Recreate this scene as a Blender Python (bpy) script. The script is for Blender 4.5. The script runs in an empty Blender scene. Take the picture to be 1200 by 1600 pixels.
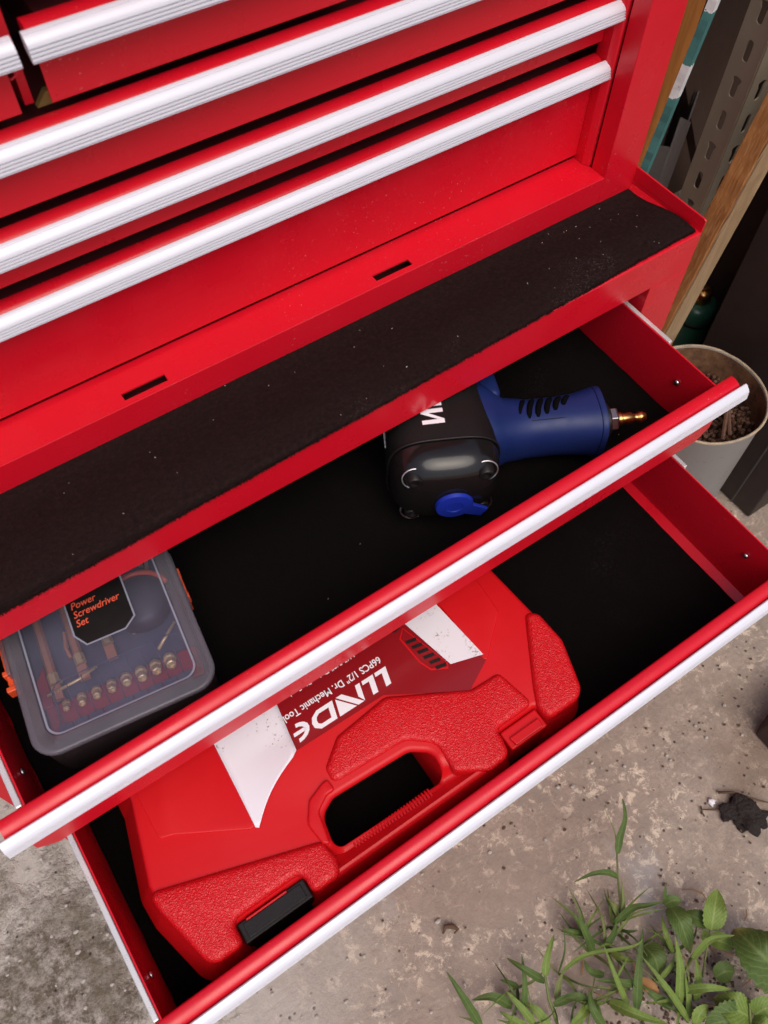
import bpy, bmesh, math, random
from mathutils import Vector, Matrix, noise

random.seed(7)
SC = bpy.context.scene
COL = SC.collection
R = math.radians

# ------------------------------------------------------------------ camera
cam_d = bpy.data.cameras.new('camera')
cam = bpy.data.objects.new('camera', cam_d)
COL.objects.link(cam)
cam_d.sensor_fit = 'VERTICAL'
cam_d.sensor_height = 36.0
cam_d.lens = 29.88
cam_d.clip_start = 0.02
cam_d.clip_end = 500
cam.matrix_world = Matrix(((0.82633, 0.47559, -0.30164, -0.172),
                           (-0.56307, 0.70845, -0.42550, 0.0),
                           (0.01133, 0.52145, 0.85321, 1.05),
                           (0, 0, 0, 1)))
cam_d.dof.use_dof = True
cam_d.dof.focus_distance = 0.74
cam_d.dof.aperture_fstop = 15.0
SC.camera = cam

# ------------------------------------------------------------------ sky, sun, exposure
SUN_EL, SUN_AZ = 60.0, 192.0          # azimuth clockwise from +y : light from the front, left of the chest
world = bpy.data.worlds.new('World')
SC.world = world
world.use_nodes = True
wn = world.node_tree.nodes
sky = wn.new('ShaderNodeTexSky')
sky.sky_type = 'NISHITA'
sky.sun_disc = False
sky.sun_elevation = R(SUN_EL)
sky.sun_rotation = R(SUN_AZ)
sky.air_density = 1.0
sky.dust_density = 4.0
sky.ozone_density = 0.6
wn['Background'].inputs['Strength'].default_value = 0.12
world.node_tree.links.new(sky.outputs[0], wn['Background'].inputs['Color'])

sun_d = bpy.data.lights.new('sun', 'SUN')
sun_d.energy = 1.25
sun_d.angle = R(50)
sun_d.color = (1.0, 0.95, 0.88)
sun = bpy.data.objects.new('sun', sun_d)
COL.objects.link(sun)
_sd = Vector((math.sin(R(SUN_AZ)) * math.cos(R(SUN_EL)), math.cos(R(SUN_AZ)) * math.cos(R(SUN_EL)), math.sin(R(SUN_EL))))
sun.rotation_euler = _sd.to_track_quat('Z', 'Y').to_euler()
sun.location = _sd * 20

SC.view_settings.view_transform = 'Standard'
SC.view_settings.look = 'None'
SC.view_settings.gamma = 1.0
SC.view_settings.use_curve_mapping = False
SC.view_settings.exposure = 0.26
SC.cycles.max_bounces = 8
SC.cycles.transparent_max_bounces = 12
SC.cycles.caustics_reflective = False
SC.cycles.caustics_refractive = False

# ------------------------------------------------------------------ node helpers
class NT:
    def __init__(s, name):
        s.m = bpy.data.materials.new(name)
        s.m.use_nodes = True
        s.t = s.m.node_tree
        s.b = s.t.nodes['Principled BSDF']
        s.co = None
    def n(s, typ, **kw):
        nd = s.t.nodes.new(typ)
        for k, v in kw.items():
            if k in nd.inputs: nd.inputs[k].default_value = v
            else: setattr(nd, k, v)
        return nd
    def l(s, a, b): s.t.links.new(a, b)
    def coord(s, scale=(1, 1, 1)):
        if s.co is None: s.co = s.n('ShaderNodeTexCoord')
        mp = s.n('ShaderNodeMapping')
        mp.inputs['Scale'].default_value = scale
        s.l(s.co.outputs['Object'], mp.inputs['Vector'])
        return mp.outputs['Vector']
    def noise(s, scale, detail=4, rough=0.55, vec=None, dist=0.0):
        nd = s.n('ShaderNodeTexNoise')
        nd.inputs['Scale'].default_value = scale
        nd.inputs['Detail'].default_value = detail
        nd.inputs['Roughness'].default_value = rough
        nd.inputs['Distortion'].default_value = dist
        s.l(vec if vec is not None else s.coord(), nd.inputs['Vector'])
        return nd.outputs['Fac']
    def ramp(s, fac, stops):
        nd = s.n('ShaderNodeValToRGB')
        el = nd.color_ramp.elements
        while len(el) < len(stops): el.new(0.5)
        for e, (p, c) in zip(el, stops):
            e.position = p
            e.color = (c, c, c, 1) if isinstance(c, (int, float)) else (c[0], c[1], c[2], 1)
        s.l(fac, nd.inputs['Fac'])
        return nd.outputs['Color']
    def mix(s, fac, a, b, mode='MIX'):
        nd = s.n('ShaderNodeMix', data_type='RGBA', blend_type=mode)
        for sock, v in ((nd.inputs[0], fac), (nd.inputs[6], a), (nd.inputs[7], b)):
            if isinstance(v, (int, float)): sock.default_value = v
            elif isinstance(v, tuple): sock.default_value = (v[0], v[1], v[2], 1)
            else: s.l(v, sock)
        return nd.outputs[2]
    def math(s, op, a, b=0.0):
        nd = s.n('ShaderNodeMath', operation=op)
        for i, v in enumerate((a, b)):
            if isinstance(v, (int, float)): nd.inputs[i].default_value = v
            else: s.l(v, nd.inputs[i])
        return nd.outputs[0]
    def set(s, **kw):
        names = dict(color='Base Color', rough='Roughness', metal='Metallic', spec='Specular IOR Level', coat='Coat Weight',
                     coat_rough='Coat Roughness', trans='Transmission Weight', sheen='Sheen Weight', ior='IOR', alpha='Alpha', sss='Subsurface Weight')
        for k, v in kw.items():
            i = s.b.inputs[names[k]]
            if isinstance(v, tuple): i.default_value = (v[0], v[1], v[2], 1)
            elif isinstance(v, (int, float)): i.default_value = v
            else: s.l(v, i)
    def bump(s, h, strength=0.3, dist=0.001, prev=None):
        nd = s.n('ShaderNodeBump')
        nd.inputs['Strength'].default_value = strength
        nd.inputs['Distance'].default_value = dist
        s.l(h, nd.inputs['Height'])
        if prev is not None: s.l(prev, nd.inputs['Normal'])
        s.l(nd.outputs[0], s.b.inputs['Normal'])
        return nd.outputs[0]

def simple(name, color, rough=0.5, metal=0.0, var=0.12, vscale=30.0, bump=0.0, bscale=400.0, bdist=0.0005, coat=0.0, spec=0.5):
    t = NT(name)
    lo = tuple(max(0, c * (1 - var)) for c in color)
    hi = tuple(min(1, c * (1 + var)) for c in color)
    t.set(color=t.mix(t.noise(vscale, 3), lo, hi), metal=metal, coat=coat, spec=spec)
    t.set(rough=t.ramp(t.noise(vscale * 1.7, 4), [(0.3, max(0.02, rough * 0.85)), (0.7, min(1, rough * 1.15))]))
    if bump: t.bump(t.noise(bscale, 2), bump, bdist)
    return t.m

M = {}
# glossy red enamel with faint orange peel, dust and hairline marks
t = NT('red_enamel')
dust = t.ramp(t.noise(620, 2, 0.6), [(0.69, 0.0), (0.73, 1.0)])
dustm = t.math('MULTIPLY', dust, t.ramp(t.noise(9, 3), [(0.48, 0.0), (0.7, 0.8)]))
t.set(color=t.mix(dustm, t.mix(t.noise(6, 3), (0.60, 0.005, 0.017), (0.66, 0.008, 0.022)), (0.62, 0.30, 0.26)))
t.set(rough=t.ramp(t.noise(14, 5, 0.6), [(0.40, 0.20), (0.50, 0.30), (0.66, 0.44)]), spec=0.44)
t.bump(t.noise(420, 2), 0.025, 0.0004, t.bump(t.noise(7, 3), 0.16, 0.006))
M['red'] = t.m

# brushed aluminium: streaks along the bar (x)
t = NT('brushed_aluminium')
v = t.coord((2, 700, 700))
t.set(color=t.mix(t.noise(1.0, 4, 0.6, v), (0.68, 0.67, 0.74), (0.78, 0.77, 0.84)), metal=0.12)
t.set(rough=t.ramp(t.noise(1.4, 4, 0.6, t.coord((4, 600, 600))), [(0.3, 0.36), (0.7, 0.5)]))
M['alu'] = t.m

def felt(name, base, lint):
    t = NT(name)
    n1 = t.noise(1500, 2, 0.7)
    n2 = t.noise(90, 4, 0.6)
    c = t.mix(n2, tuple(b * 0.7 for b in base), tuple(b * 1.35 for b in base))
    c = t.mix(t.ramp(n1, [(0.35, 0.0), (0.8, 0.55)]), c, tuple(b * 2.6 for b in base))
    c = t.mix(t.ramp(t.noise(330, 3, 0.75), [(0.42, 0.0), (0.66, 0.8)]), c, tuple(b * 2.4 for b in base))
    pale = t.ramp(t.noise(7, 4, 0.7), [(0.60, 0.0), (0.72, lint)])
    c = t.mix(t.math('MULTIPLY', pale, t.ramp(t.noise(700, 2), [(0.55, 0.0), (0.7, 1.0)])), c, (0.16, 0.13, 0.12))
    t.set(color=c, rough=0.95, spec=0.1, sheen=0.0)
    t.bump(n1, 0.8, 0.0012, t.bump(t.noise(240, 3), 0.5, 0.002))
    return t.m
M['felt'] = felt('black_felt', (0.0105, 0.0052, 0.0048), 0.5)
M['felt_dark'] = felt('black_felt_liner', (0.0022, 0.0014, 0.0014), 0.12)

M['chrome'] = simple('zinc_plated_steel', (0.78, 0.76, 0.74), 0.3, 0.5, 0.06, 60)
M['void'] = simple('dark_recess', (0.0025, 0.0025, 0.003), 0.9, 0.0, 0.1, 60, spec=0.05)  # near-black colour standing in for the shade inside the slots
M['khaki'] = simple('yellow_passivated_steel', (0.22, 0.16, 0.05), 0.5, 0.4, 0.2, 80)
M['inner'] = simple('dark_gap_steel', (0.085, 0.012, 0.014), 0.6, 0.0, 0.2, 40)  # red steel darkened in its colour to stand in for shade in the gaps
M['blackplastic'] = simple('black_plastic', (0.010, 0.008, 0.008), 0.45, 0.0, 0.2, 60, 0.15, 500, spec=0.3)
M['blackgloss'] = simple('black_gloss_metal', (0.010, 0.008, 0.008), 0.15, 0.0, 0.3, 300, 0.06, 900, 0.0003, 0.0, 0.42)
M['blackrubber'] = simple('black_rubber', (0.0075, 0.0058, 0.0058), 0.6, 0.0, 0.2, 40, 0.2, 700, spec=0.25)
M['blue'] = simple('blue_rubber', (0.008, 0.019, 0.100), 0.46, 0.0, 0.12, 50, 0.12, 900, 0.0004, spec=0.35)
M['bluelever'] = simple('blue_anodised', (0.012, 0.030, 0.34), 0.35, 0.0, 0.12, 50)
M['brass'] = simple('brass', (0.62, 0.34, 0.12), 0.3, 1.0, 0.15, 120)
M['steel'] = simple('plain_steel', (0.55, 0.55, 0.56), 0.3, 1.0, 0.1, 100)
M['white_ink'] = simple('white_ink', (0.82, 0.80, 0.84), 0.5, 0.0, 0.06, 60)
M['silver_ink'] = simple('silver_ink', (0.42, 0.42, 0.45), 0.5, 0.0, 0.06, 60)
M['red_ink'] = simple('orange_red_ink', (0.75, 0.10, 0.05), 0.5, 0.0, 0.06, 60)
M['orange'] = simple('orange_plastic', (0.82, 0.10, 0.03), 0.38, 0.0, 0.08, 40)
M['label'] = simple('dark_red_label_film', (0.25, 0.008, 0.012), 0.22, 0.0, 0.06, 30, 0.03, 60)

# moulded red plastic: smooth and pebbled
t = NT('red_plastic_smooth')
t.set(color=t.mix(t.noise(12, 3), (0.54, 0.004, 0.008), (0.60, 0.008, 0.012)), rough=t.ramp(t.noise(30, 4), [(0.3, 0.34), (0.7, 0.44)]), spec=0.28)
t.bump(t.noise(300, 2), 0.06, 0.0005)
M['plastic'] = t.m
t = NT('red_plastic_pebbled')
vo = t.n('ShaderNodeTexVoronoi', feature='SMOOTH_F1')
vo.inputs['Scale'].default_value = 1150
dv = t.n('ShaderNodeVectorMath', operation='ADD')
nz = t.n('ShaderNodeTexNoise'); nz.inputs['Scale'].default_value = 260
t.l(t.coord(), nz.inputs['Vector'])
sc_ = t.n('ShaderNodeVectorMath', operation='SCALE'); sc_.inputs['Scale'].default_value = 0.004
t.l(nz.outputs['Color'], sc_.inputs[0]); t.l(t.coord(), dv.inputs[0]); t.l(sc_.outputs[0], dv.inputs[1])
t.l(dv.outputs[0], vo.inputs['Vector'])
t.set(color=t.mix(t.noise(12, 3), (0.54, 0.004, 0.008), (0.61, 0.008, 0.012)), rough=0.30, spec=0.38)
t.bump(vo.outputs['Distance'], 0.8, 0.0007)
M['pebble'] = t.m

# white paper film with grime
t = NT('white_film')
sp = t.math('MULTIPLY', t.ramp(t.noise(420, 3, 0.7), [(0.60, 0.0), (0.68, 1.0)]), t.ramp(t.noise(38, 4, 0.6), [(0.52, 0.0), (0.66, 1.0)]))
t.set(color=t.mix(sp, t.mix(t.noise(20, 3), (0.74, 0.72, 0.78), (0.82, 0.80, 0.85)), (0.16, 0.12, 0.09)), rough=0.4)
M['film'] = t.m
t = NT('white_film_dirty')
sp = t.math('MULTIPLY', t.ramp(t.noise(500, 3, 0.7), [(0.54, 0.0), (0.62, 1.0)]), t.ramp(t.noise(60, 4, 0.6), [(0.52, 0.0), (0.66, 1.0)]))
t.set(color=t.mix(sp, t.mix(t.noise(20, 3), (0.70, 0.68, 0.72), (0.80, 0.78, 0.82)), (0.22, 0.16, 0.10)), rough=0.45)
M['film_dirty'] = t.m

# weathered concrete
t = NT('weathered_concrete')
co = t.coord()
big = t.noise(3.2, 5, 0.6)
mid = t.noise(17, 6, 0.65)
fine = t.noise(130, 5, 0.7)
base = t.mix(t.ramp(big, [(0.3, 0.0), (0.7, 1.0)]), (0.285, 0.210, 0.165), (0.42, 0.345, 0.29))
base = t.mix(t.ramp(mid, [(0.38, 0.0), (0.68, 0.75)]), base, (0.25, 0.20, 0.17))
base = t.mix(t.ramp(fine, [(0.3, 0.22), (0.6, 0.0)]), base, (0.13, 0.10, 0.085))
# pale worn veins
def veins(scale, lo, hi):
    dvv = t.n('ShaderNodeVectorMath', operation='ADD')
    nn = t.n('ShaderNodeTexNoise'); nn.inputs['Scale'].default_value = scale * 1.3; nn.inputs['Detail'].default_value = 4
    t.l(co, nn.inputs['Vector'])
    ss = t.n('ShaderNodeVectorMath', operation='SCALE'); ss.inputs['Scale'].default_value = 1.1 / scale
    t.l(nn.outputs['Color'], ss.inputs[0]); t.l(co, dvv.inputs[0]); t.l(ss.outputs[0], dvv.inputs[1])
    vv = t.n('ShaderNodeTexVoronoi', feature='DISTANCE_TO_EDGE'); vv.inputs['Scale'].default_value = scale
    t.l(dvv.outputs[0], vv.inputs['Vector'])
    return t.ramp(vv.outputs['Distance'], [(lo, 1.0), (hi, 0.0)])
flk = t.math('MULTIPLY', t.ramp(t.noise(58, 11, 0.80, None, 0.35), [(0.53, 0.0), (0.585, 1.0)]), t.ramp(t.noise(7, 5, 0.6), [(0.38, 0.0), (0.56, 0.9)]))
base = t.mix(flk, base, (0.66, 0.54, 0.42))
rid = t.math('ABSOLUTE', t.math('SUBTRACT', t.noise(48, 6, 0.62, None, 0.8), 0.5))
rl = t.math('MULTIPLY', t.ramp(rid, [(0.002, 1.0), (0.012, 0.0)]), t.ramp(t.noise(10, 4, 0.6), [(0.46, 0.0), (0.62, 0.30)]))
base = t.mix(rl, base, (0.56, 0.45, 0.35))
vm = t.math('MULTIPLY', veins(62, 0.01, 0.09), t.ramp(t.noise(11, 5, 0.7), [(0.50, 0.0), (0.66, 0.45)]))
base = t.mix(vm, base, (0.46, 0.37, 0.29))
vm2 = t.math('MULTIPLY', veins(24, 0.005, 0.03), t.ramp(t.noise(6, 3, 0.6), [(0.52, 0.0), (0.65, 0.25)]))
base = t.mix(vm2, base, (0.42, 0.36, 0.30))
patch = t.ramp(t.noise(26, 5, 0.7), [(0.62, 0.0), (0.69, 0.8)])
base = t.mix(patch, base, (0.42, 0.34, 0.28))
smear = t.ramp(t.noise(5.5, 5, 0.62, t.coord((1.6, 0.7, 1))), [(0.60, 0.0), (0.74, 0.6)])
base = t.mix(smear, base, (0.42, 0.42, 0.43))
stain = t.ramp(t.noise(4.2, 5, 0.6, None, 0.5), [(0.56, 0.0), (0.72, 0.55)])
base = t.mix(stain, base, (0.17, 0.11, 0.070))
# eroded, aggregate-rough area on the left, grey film along it
sep = t.n('ShaderNodeSeparateXYZ'); t.l(co, sep.inputs[0])
lx = t.math('ADD', t.math('MULTIPLY', sep.outputs['X'], -1.0), t.math('MULTIPLY', sep.outputs['Y'], 0.35))
dist = t.n('ShaderNodeVectorMath', operation='DISTANCE'); dist.inputs[1].default_value = (-0.47, 0.20, 0.0); t.l(co, dist.inputs[0])
ero = t.ramp(t.math('ADD', dist.outputs['Value'], t.math('MULTIPLY', t.math('SUBTRACT', t.noise(14, 6, 0.65), 0.5), 0.42)), [(0.10, 1.0), (0.17, 0.0)])
gl = t.ramp(t.math('ADD', lx, t.math('MULTIPLY', t.noise(5, 3, 0.6), 0.2)), [(0.22, 0.0), (0.42, 1.0)])
base = t.mix(gl, base, t.mix(t.noise(70, 6, 0.75), (0.32, 0.29, 0.255), (0.54, 0.50, 0.45)))
agg = t.n('ShaderNodeTexVoronoi'); agg.inputs['Scale'].default_value = 170
t.l(co, agg.inputs['Vector'])
eroc = t.mix(t.ramp(t.noise(85, 8, 0.8), [(0.42, 0.0), (0.58, 1.0)]), (0.20, 0.16, 0.115), (0.68, 0.62, 0.55))
eroc = t.mix(t.ramp(t.noise(22, 4, 0.6), [(0.45, 0.0), (0.62, 0.6)]), eroc, (0.26, 0.215, 0.15))
eroc = t.mix(t.ramp(agg.outputs['Distance'], [(0.3, 0.0), (0.7, 0.3)]), eroc, (0.14, 0.12, 0.09))
base = t.mix(ero, base, eroc)
# dark specks and pits
sv = t.n('ShaderNodeTexVoronoi'); sv.inputs['Scale'].default_value = 95
t.l(co, sv.inputs['Vector'])
spk = t.math('MULTIPLY', t.ramp(sv.outputs['Distance'], [(0.10, 1.0), (0.20, 0.0)]), t.ramp(t.noise(30, 3), [(0.52, 0.0), (0.60, 0.9)]))
base = t.mix(spk, base, (0.035, 0.026, 0.02))
t.set(color=base, rough=t.ramp(mid, [(0.3, 0.78), (0.7, 0.95)]), spec=0.25)
b1 = t.bump(fine, 0.5, 0.004)
b2 = t.bump(t.math('MULTIPLY', ero, t.noise(95, 7, 0.8)), 0.9, 0.010, b1)
t.bump(t.math('MULTIPLY', spk, -1.0), 0.5, 0.003, b2)
M['concrete'] = t.m

def wood(name, c0, c1, c2, axis_scale=(55, 55, 3), rough=0.75):
    t = NT(name)
    v = t.coord(axis_scale)
    g = t.noise(1.0, 6, 0.7, v, 0.6)
    c = t.mix(t.ramp(g, [(0.3, 0.0), (0.65, 1.0)]), c0, c1)
    f = t.noise(1.0, 3, 0.6, t.coord(tuple(a * 7 for a in axis_scale)))
    c = t.mix(t.ramp(f, [(0.45, 0.0), (0.75, 0.7)]), c, c2)
    t.set(color=c, rough=rough, spec=0.25)
    t.bump(f, 0.5, 0.0015, t.bump(g, 0.3, 0.002))
    return t.m
M['lumber'] = wood('rough_sawn_timber', (0.26, 0.095, 0.026), (0.46, 0.20, 0.065), (0.54, 0.29, 0.12))
M['lumber_pale'] = wood('pale_weathered_timber', (0.30, 0.19, 0.10), (0.48, 0.33, 0.19), (0.30, 0.2, 0.12))
M['board'] = wood('orange_brown_board', (0.30, 0.105, 0.022), (0.44, 0.17, 0.04), (0.24, 0.08, 0.02), (25, 25, 3))
M['darkpanel'] = simple('dark_brown_panel', (0.030, 0.018, 0.015), 0.6, 0.0, 0.25, 12, 0.15, 60, 0.002)
M['backwall'] = simple('brown_hardboard', (0.050, 0.025, 0.017), 0.85, 0.0, 0.2, 6, 0.2, 40, 0.002)
M['greysheet'] = simple('dull_grey_sheet', (0.085, 0.070, 0.066), 0.7, 0.0, 0.2, 8)
M['bottlegreen'] = simple('green_bottle_plastic', (0.020, 0.085, 0.055), 0.35, 0.0, 0.2, 30)
M['angle'] = simple('grey_painted_angle_steel', (0.40, 0.34, 0.25), 0.55, 0.1, 0.15, 25, 0.1, 90)
t = NT('chipped_white_tin')
ch = t.ramp(t.noise(60, 5, 0.7, t.coord((1, 1, 3.0))), [(0.64, 0.0), (0.69, 1.0)])
t.set(color=t.mix(ch, t.mix(t.noise(14, 4), (0.30, 0.29, 0.28), (0.38, 0.37, 0.36)), (0.12, 0.07, 0.04)), rough=0.5)
M['tin'] = t.m
t = NT('rusty_tin_inside')
t.set(color=t.mix(t.ramp(t.noise(40, 7, 0.75), [(0.35, 0.0), (0.65, 1.0)]), (0.07, 0.028, 0.012), (0.24, 0.12, 0.055)), rough=0.9)
t.bump(t.noise(200, 4), 0.4, 0.001)
M['rust_in'] = t.m
M['rim_rust'] = simple('stained_tin_rim', (0.36, 0.28, 0.19), 0.7, 0.0, 0.6, 90, 0.4, 300)
t = NT('rusty_steel_rods')
t.set(color=t.mix(t.noise(120, 5, 0.7), (0.06, 0.026, 0.017), (0.20, 0.10, 0.065)), rough=0.7, metal=0.2)
M['rust'] = t.m
# hand-painted stick: teal with white bands
t = NT('teal_and_white_paint')
sp_ = t.n('ShaderNodeSeparateXYZ'); t.l(t.coord(), sp_.inputs[0])
zz = t.math('ADD', sp_.outputs['Z'], t.math('MULTIPLY', t.math('SUBTRACT', t.noise(150, 4, 0.7), 0.5), 0.012))
STICK_BANDS = [(0.5365, 0.5690), (0.6195, 0.66), (0.30, 0.33), (0.76, 0.79)]
acc = None
for a, b in STICK_BANDS:
    g = t.math('MULTIPLY', t.math('GREATER_THAN', zz, a), t.math('LESS_THAN', zz, b))
    acc = g if acc is None else t.math('MAXIMUM', acc, g)
chip = t.ramp(t.noise(230, 4, 0.7), [(0.66, 0.0), (0.70, 1.0)])
c = t.mix(acc, t.mix(t.noise(50, 5, 0.7), (0.040, 0.150, 0.145), (0.085, 0.24, 0.225)), t.mix(t.noise(60, 4), (0.66, 0.66, 0.66), (0.8, 0.8, 0.8)))
t.set(color=t.mix(chip, c, (0.03, 0.025, 0.02)), rough=0.6)
t.bump(t.noise(180, 4), 0.4, 0.001)
M['stick'] = t.m

def leafmat(name, a, b, vein, broad):
    """uv: u along the blade, v across it; veins follow the blade, or branch off a midrib on broad leaves"""
    t = NT(name)
    uv = t.n('ShaderNodeUVMap'); sp2 = t.n('ShaderNodeSeparateXYZ'); t.l(uv.outputs[0], sp2.inputs[0])
    U, V = sp2.outputs['X'], sp2.outputs['Y']
    side = t.math('ABSOLUTE', t.math('SUBTRACT', V, 0.5))
    c = t.mix(t.noise(70, 5, 0.65), a, b)
    c = t.mix(t.ramp(t.noise(240, 4, 0.7), [(0.42, 0.0), (0.75, 0.5)]), c, tuple(q * 0.55 for q in a))
    ph = t.math('SUBTRACT', t.math('MULTIPLY', U, 9.0), t.math('MULTIPLY', side, 7.0)) if broad else t.math('MULTIPLY', V, 9.0)
    fr = t.math('ABSOLUTE', t.math('SUBTRACT', t.math('FRACT', ph), 0.5))
    vn = t.ramp(fr, [(0.03, 0.55 if broad else 0.35), (0.14, 0.0)])
    mid = t.ramp(side, [(0.015, 0.8), (0.06, 0.0)])
    c = t.mix(t.math('MAXIMUM', vn, mid), c, vein)
    tip = t.math('MULTIPLY', t.ramp(U, [(0.80, 0.0), (1.0, 0.7)]), t.ramp(t.noise(25, 2), [(0.5, 0.0), (0.62, 1.0)]))
    c = t.mix(tip, c, (0.20, 0.13, 0.045))
    spots = t.ramp(t.noise(160, 3, 0.6), [(0.68, 0.0), (0.73, 0.7)])
    c = t.mix(spots, c, (0.14, 0.11, 0.04))
    t.set(color=c, rough=0.55, spec=0.25)
    t.bump(t.math('ADD', t.math('MULTIPLY', fr, 0.5), t.noise(200, 4)), 0.5, 0.0012)
    return t.m
for _b, _n in ((False, 'blade'), (True, 'leaf')):
    M[_n + '0'] = leafmat('olive_%s_green' % _n, (0.12, 0.145, 0.045), (0.18, 0.21, 0.065), (0.25, 0.27, 0.10), _b)
    M[_n + '1'] = leafmat('dark_%s_green' % _n, (0.058, 0.098, 0.022), (0.095, 0.145, 0.034), (0.14, 0.19, 0.055), _b)
    M[_n + '2'] = leafmat('fresh_%s_green' % _n, (0.115, 0.180, 0.032), (0.175, 0.245, 0.050), (0.24, 0.29, 0.09), _b)
M['deadleaf'] = simple('dead_leaf_brown', (0.36, 0.17, 0.055), 0.7, 0.0, 0.3, 90)
M['twig'] = simple('dry_twig', (0.10, 0.055, 0.03), 0.85, 0.0, 0.3, 200, 0.4, 300)
M['soil'] = simple('dark_soil', (0.018, 0.011, 0.009), 0.95, 0.0, 0.4, 200, 0.9, 260, 0.004)
M['soil_brown'] = simple('brown_soil', (0.085, 0.048, 0.028), 0.95, 0.0, 0.5, 90, 0.6, 260, 0.003)
M['pebble_stone'] = simple('pale_pebble', (0.42, 0.38, 0.34), 0.85, 0.0, 0.3, 100, 0.4, 300)
M['lint'] = simple('pale_lint', (0.55, 0.50, 0.46), 0.9)

# ------------------------------------------------------------------ mesh helpers
def new_bm(): return bmesh.new()

def finish(name, bm, mat, parent=None, smooth=False, bevel=0.0, seg=2, angle=35, origin=None, shift=True):
    """link bm as ONE mesh object; bm is in world space and is moved into the parent's space when shift is on"""
    me = bpy.data.meshes.new(name)
    bmesh.ops.recalc_face_normals(bm, faces=bm.faces[:])
    bm.to_mesh(me); bm.free()
    if smooth:
        for p in me.polygons: p.use_smooth = True
    me.materials.append(mat if not isinstance(mat, str) else M[mat])
    o = bpy.data.objects.new(name, me)
    COL.objects.link(o)
    off = Vector((0, 0, 0))
    if parent is not None:
        o.parent = parent
        if shift:
            off = world_loc(parent)
    if origin is not None:
        off2 = Vector(origin)
        me.transform(Matrix.Translation(-off2))
        o.location = off2 - off
    elif off.length > 0:
        me.transform(Matrix.Translation(-off))
    if bevel:
        md = o.modifiers.new('edge', 'BEVEL')
        md.width = bevel; md.segments = seg; md.limit_method = 'ANGLE'; md.angle_limit = R(angle)
        md.harden_normals = False
    if smooth and bevel == 0:
        sm = me
    return o

def world_loc(o):
    v = Vector((0, 0, 0))
    while o is not None:
        v += o.location; o = o.parent
    return v

def thing(name, label, cat, loc, rz=0.0, group=None):
    o = bpy.data.objects.new(name, None)
    o.empty_display_size = 0.02
    COL.objects.link(o)
    o.location = loc; o.rotation_euler = (0, 0, rz)
    tag(o, label, cat, group)
    return o
def tag(o, label, cat, group=None, kind=None):
    o['label'] = label; o['category'] = cat
    if group: o['group'] = group
    if kind: o['kind'] = kind
    return o

def box(bm, x0, x1, y0, y1, z0, z1):
    vs = [bm.verts.new(p) for p in ((x0, y0, z0), (x1, y0, z0), (x1, y1, z0), (x0, y1, z0), (x0, y0, z1), (x1, y0, z1), (x1, y1, z1), (x0, y1, z1))]
    for f in ((3, 2, 1, 0), (4, 5, 6, 7), (0, 1, 5, 4), (1, 2, 6, 5), (2, 3, 7, 6), (3, 0, 4, 7)):
        bm.faces.new([vs[i] for i in f])
    return vs

def extrude_x(bm, prof, x0, x1):
    """prof: closed list of (y,z); swept along x"""
    a = [bm.verts.new((x0, y, z)) for y, z in prof]
    b = [bm.verts.new((x1, y, z)) for y, z in prof]
    n = len(prof)
    for i in range(n):
        bm.faces.new((a[i], a[(i + 1) % n], b[(i + 1) % n], b[i]))
    bm.faces.new(a[::-1]); bm.faces.new(b)

def prism(bm, poly, z0, z1):
    a = [bm.verts.new((x, y, z0)) for x, y in poly]
    b = [bm.verts.new((x, y, z1)) for x, y in poly]
    n = len(poly)
    for i in range(n):
        bm.faces.new((a[i], a[(i + 1) % n], b[(i + 1) % n], b[i]))
    bm.faces.new(a[::-1]); bm.faces.new(b)

def area2(p): return sum(p[i][0] * p[(i + 1) % len(p)][1] - p[(i + 1) % len(p)][0] * p[i][1] for i in range(len(p)))
def fillet(pts, rad, seg=5):
    """round every corner of a closed polygon; rad: a number or one per corner"""
    out = []
    n = len(pts)
    for i in range(n):
        r = rad[i] if isinstance(rad, (list, tuple)) else rad
        p = Vector(pts[i]); a = Vector(pts[i - 1]); b = Vector(pts[(i + 1) % n])
        u = (a - p); w = (b - p)
        lu, lw = u.length, w.length
        u.normalize(); w.normalize()
        ang = u.angle(w) if r > 0 else math.pi
        if ang > R(178) or r <= 0: out.append((p.x, p.y)); continue
        d = min(r / math.tan(ang / 2), lu * 0.49, lw * 0.49)
        rr = d * math.tan(ang / 2)
        c = p + (u + w).normalized() * (rr / math.sin(ang / 2))
        s = p + u * d - c; e = p + w * d - c
        a0 = math.atan2(s.y, s.x); a1 = math.atan2(e.y, e.x)
        da = (a1 - a0 + math.pi) % (2 * math.pi) - math.pi
        for k in range(seg + 1):
            q = a0 + da * k / seg
            out.append((c.x + rr * math.cos(q), c.y + rr * math.sin(q)))
    return out
def offset(poly, d):
    """move a counter-clockwise closed polygon inwards by d"""
    n = len(poly); out = []
    for i in range(n):
        p = Vector(poly[i]); a = Vector(poly[i - 1]); b = Vector(poly[(i + 1) % n])
        e1 = (p - a); e2 = (b - p)
        if e1.length < 1e-9 or e2.length < 1e-9: e1 = e2 = (b - a)
        e1.normalize(); e2.normalize()
        n1 = Vector((-e1.y, e1.x)); n2 = Vector((-e2.y, e2.x))
        m = n1 + n2
        if m.length < 1e-6: m = n1
        m.normalize()
        k = max(0.5, m.dot(n1))
        out.append((p.x + m.x * d / k, p.y + m.y * d / k))
    return out
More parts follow.
